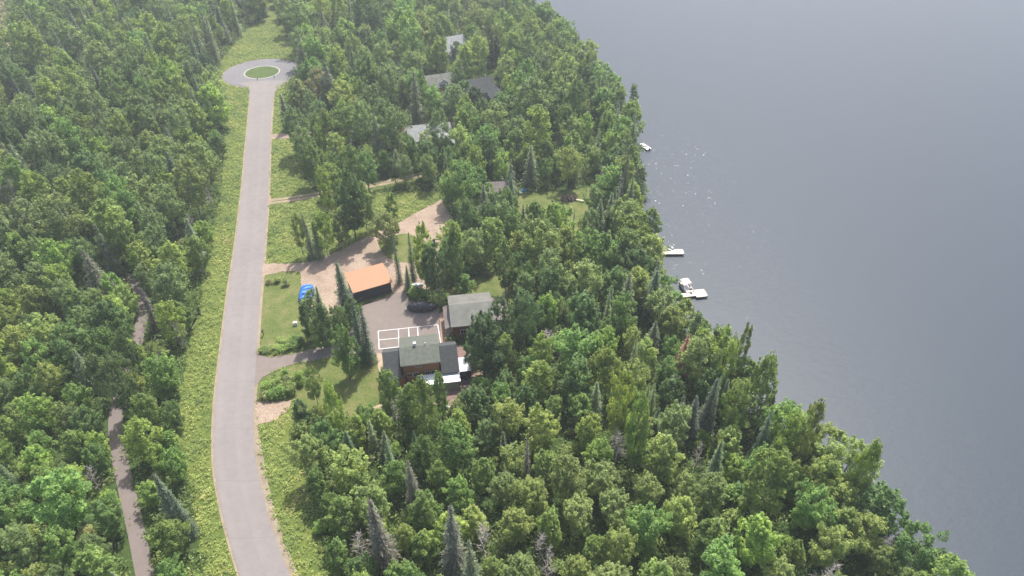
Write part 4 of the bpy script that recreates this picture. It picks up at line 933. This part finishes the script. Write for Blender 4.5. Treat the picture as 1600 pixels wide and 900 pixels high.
RR_ = dict(aspen_tree=.31, birch_tree=.295, maple_tree=.335, ash_tree=.335, spruce_tree=.19, fir_tree=.125, pine_tree=.24, dead_tree=.15)
CELL = 6.0; grid = {}
def gadd(x, y, r): grid.setdefault((int(x//CELL), int(y//CELL)), []).append((x, y, r))
for t in trees: gadd(*t)
def near(x, y, r, k):
    cx, cy = int(x//CELL), int(y//CELL)
    for i in range(cx-2, cx+3):
        for j in range(cy-2, cy+3):
            for a, b, c in grid.get((i, j), ()):
                if (a-x)**2+(b-y)**2 < (k*(r+c))**2: return True
    return False
def blocked(x, y, pad=1.6):
    if x > float(shore_x(y))-1.2: return True
    X = np.array([x]); Y = np.array([y])
    for p in NT_W:
        if inside(X, Y, p)[0]: return True
    if np.min((PATH_C[:, 0]-x)**2+(PATH_C[:, 1]-y)**2) < pad**2+.3: return True
    return False
def framed(x, y, h, r, pad=0):
    px, py = PX(x, y, h*.7); d = y*CT+H*ST; rp = r*F/d
    tx, ty = PX(x, y, h)
    bx, by = PX(x, y, 0)
    return -rp-pad < px < 1600+rp+pad and by > -pad and ty < 900+rp*.3+pad
LIMIT = 297
beyond = []
for t_ in range(4000):        # the row of trees that lines the lake
    y = rnd.uniform(46, 330); x = float(shore_x(y))-rnd.uniform(1.0, 8.0)
    bx, by = PX(x, y); kind, (h0, h1) = zone_kind(bx, by); h = rnd.uniform(h0, h1)*rnd.uniform(.85, 1.1); r = h*RR_[kind]*rnd.uniform(.9, 1.25)
    if near(x, y, r, .55) or not framed(x, y, h, r): continue
    if any(inside(np.array([x]), np.array([y]), p)[0] for p in NT_W): continue
    for q in (1, .88, .85, .82, .8):
        h *= q; r *= q+.02 if q < 1 else 1
        if not covers(crown_pts(x, y, h, r)): break
    else: continue
    plant(kind, x, y, h, r); gadd(x, y, r)
tries = 0; Y0, Y1 = 44, 345
while tries < 26000:
    tries += 1
    # uneven in depth, even on the ground
    y = rnd.uniform(Y0, Y1); wx = (y*CT+H*ST)*.75+25; x = rnd.uniform(-wx, wx)
    if x > float(shore_x(y)): continue
    bx, by = PX(x, y)
    kind, (h0, h1) = zone_kind(bx, by)
    if count.get(kind, 0) >= LIMIT:
        kind = rnd.choice([k for k in ('aspen_tree', 'birch_tree', 'maple_tree', 'ash_tree') if count.get(k, 0) < LIMIT] or ['spruce_tree'])
    h = rnd.uniform(h0, h1)*(rnd.uniform(.66, 1.12)); r = h*RR_[kind]*rnd.uniform(.85, 1.2)
    if near(x, y, r, .73) or blocked(x, y): continue
    vis = framed(x, y, h, r)
    if vis:
        if covers(crown_pts(x, y, h, r)):
            for q in (.84, .82, .8, .8):
                h *= q; r *= q+.03
                if not covers(crown_pts(x, y, h, r)): break
            else: continue
        plant(kind, x, y, h, r)
    else:
        if not framed(x, y, h, r, 190): continue
        beyond.append((kind, x, y, h, r))
    gadd(x, y, r)
# lower growth in the gaps
n_sh = 0
for t_ in range(9000):
    if n_sh >= 292: break
    y = rnd.uniform(Y0+4, 250); wx = (y*CT+H*ST)*.74; x = rnd.uniform(-wx, wx)
    h = rnd.uniform(1.6, 4.2); r = h*rnd.uniform(.5, .68)
    if x > float(shore_x(y))-.5 or near(x, y, r, .62) or blocked(x, y, 1.9): continue
    if not framed(x, y, h, r) or covers(crown_pts(x, y, h, r)): continue
    plant('shrub', x, y, h, r); gadd(x, y, r); n_sh += 1
# shrubs of the open strips, by hand
for bx, by, ty, wp in [(414, 549, 543, 20), (428, 549, 542, 22), (443, 547, 540, 22), (457, 543, 535, 22), (471, 539, 529, 22), (485, 534, 520, 22), (440, 538, 530, 20), (460, 534, 526, 20), (421, 443, 437, 12), (433, 441, 434, 14), (446, 445, 436, 14), (414, 622, 612, 20), (427, 620, 609, 22), (441, 618, 606, 22), (455, 613, 600, 24), (420, 608, 597, 22), (436, 606, 594, 22), (452, 602, 589, 22), (468, 600, 584, 20), (430, 596, 586, 20), (448, 590, 580, 18), (728, 462, 436, 30), (735, 430, 410, 28), (760, 425, 400, 30), (648, 465, 452, 20), (662, 464, 453, 18), (696, 484, 472, 10)]:
    plant_px('shrub', bx, by, ty, wp)
print('TREES', count, 'beyond', len(beyond))
# the woods go on past the frame: one mass
if beyond:
    vv = []; tt = []
    thin = {}
    for kind, x, y, h, r in beyond[:420]:
        ci = rnd.randrange(len(SH[kind])); key = (kind, ci)
        if key not in thin:
            me = SH[kind][ci][0]; n4 = len(me.vertices); a = np.empty(n4*3, np.float32); me.vertices.foreach_get('co', a); a = a.reshape(-1, 4, 3)
            sel = np.random.default_rng(1).random(len(a)) < .3; a = a[sel]; c = a.mean(1, keepdims=True); a = c+(a-c)*1.7; thin[key] = a
        a = thin[key]; s = h/10; sr = r/BASE_R[kind]; t = rnd.uniform(0, 6.28); cs, sn = math.cos(t), math.sin(t)
        w = np.stack([(a[..., 0]*cs-a[..., 1]*sn)*sr+x, (a[..., 0]*sn+a[..., 1]*cs)*sr+y, a[..., 2]*s], -1)
        vv.append(w.reshape(-1, 3)); tt.append(np.full(len(a), rnd.random()))
    o = link(bpy.data.objects.new('woods_beyond', cloud_mesh('woods_beyond', np.concatenate(vv), np.concatenate(tt), M['under'])))
    tag(o, 'woods running on past the sides of the view', None, None, 'stuff')

# ------------------------------------------------------------------ ground cover
HARD = [gpoly(p) for p in (GRAV, YARD, [(596, 560), (686, 540), (745, 540), (742, 635), (612, 628)], [(399, 628), (455, 626), (432, 655), (402, 664)], [(686, 491), (699, 482), (701, 535), (690, 540)])]
ROADP = list(map(tuple, gl))+list(map(tuple, gr[::-1]))
def free_ground(x, y, pad=0):
    ok = ~inside(x, y, ROADP)
    for (e_, sgn) in ((gl, -1), (gr, 1)):
        ex = np.interp(-y, [-p[1] for p in e_], [p[0] for p in e_]); ok &= ((x-ex)*sgn > .75) | ((x-ex)*sgn < -3) | (y > e_[0][1]+3)
    for p in HARD: ok &= ~inside(x, y, p)
    ok &= ((x-CC[0])**2+(y-CC[1])**2) > (CR+.3)**2
    d = np.min((PATH_C[None, :, 0]-x[:, None])**2+(PATH_C[None, :, 1]-y[:, None])**2, 1) if len(x) else np.zeros(0); ok &= d > 1.5**2
    for b in [(5.0, 5.5, main_house_xy, 11, 8)]:
        c = np.array([b[2][0]+3.5, b[2][1]+3]); ok &= ((x-c[0])**2+(y-c[1])**2) > 64
    for p in (NOTREE[6], NOTREE[7], NOTREE[8], NOTREE[9], NOTREE[10], NOTREE[11], NOTREE[12], NOTREE[13]): ok &= ~inside(x, y, gpoly(p))
    return ok
def scatter(n, y0, y1, margin=.78):
    y = rng.uniform(y0, y1, n*2); x = rng.uniform(-1, 1, n*2)*((y1*CT+H*ST)*margin)
    ok = np.abs(x) < (y*CT+H*ST)*margin; return x[ok], y[ok]
def clumps(name, x, y, hmin, hmax, spread_, per, leaf, m, up, label):
    n = len(x); h = rng.uniform(hmin, hmax, n)
    cen = np.stack([x, y, h*.55], 1)
    v, t = leafcloud(cen, h*spread_, np.full(n, per), leaf, rng, up, .7, asp=1.15)
    v[:, 2] = np.maximum(v[:, 2], .02+v[:, 2]*0)
    o = link(bpy.data.objects.new(name, cloud_mesh(name, v, t, m))); tag(o, label, None, None, 'stuff'); return o
MW = gpoly(MEADOW); LAW = [gpoly(p) for p in (LAWN1, LAWN2, LAWN3, LAWN4)]
# tall weeds of the verges
x, y = scatter(240000, 42, 300); ok = inside(x, y, MW)
x, y = x[ok], y[ok]; ok = free_ground(x, y)
for p in LAW: ok &= ~inside(x, y, p)
x, y = x[ok], y[ok]
dens = (np.sin(x*.9+np.sin(y*.4)*2)*np.sin(y*.7+1)*.5+.5); ok = rng.random(len(x)) < .45+.55*dens; x, y = x[ok], y[ok]
clumps('tall_weeds', x, y, .16, .62, 1.0, 14, .12, M['weeds'], 1.5, 'tall yellow-green weeds covering the road verges')
print('weeds', len(x))
# short tufts on lawns and along hard edges
x, y = scatter(60000, 42, 200); ok = np.zeros(len(x), bool)
for p in LAW: ok |= inside(x, y, p)
x, y = x[ok], y[ok]; ok = free_ground(x, y); x, y = x[ok][::2], y[ok][::2]
clumps('lawn_grass', x, y, .06, .16, 1.6, 6, .06, M['weeds'], .6, 'short grass tufts on the lawns'); print('lawn', len(x))
# undergrowth below the trees
x, y = scatter(52000, 40, 330); ok = ~inside(x, y, MW) & (x < shore_x(y)-.3); x, y = x[ok], y[ok]; ok = free_ground(x, y)
for p in LAW: ok &= ~inside(x, y, p)
x, y = x[ok], y[ok]
clumps('undergrowth', x, y, .6, 2.3, .75, 20, .22, M['under'], .6, 'leafy undergrowth beneath the woods'); print('under', len(x))

# ------------------------------------------------------------------ air
hz = bpy.data.materials.new('haze'); hz.use_nodes = True; t = hz.node_tree; t.nodes.clear()
ou = t.nodes.new('ShaderNodeOutputMaterial'); pv = t.nodes.new('ShaderNodeVolumePrincipled')
pv.inputs['Color'].default_value = (.86, .92, 1, 1); pv.inputs['Density'].default_value = HAZE_DENSITY; pv.inputs['Anisotropy'].default_value = .3
t.links.new(pv.outputs[0], ou.inputs['Volume'])
if HAZE_DENSITY > 0:
    mb = MB().box(-1505, 1505, -1505, 1505, -5, H+2); tag(mb.build('haze', hz), kind='stuff')
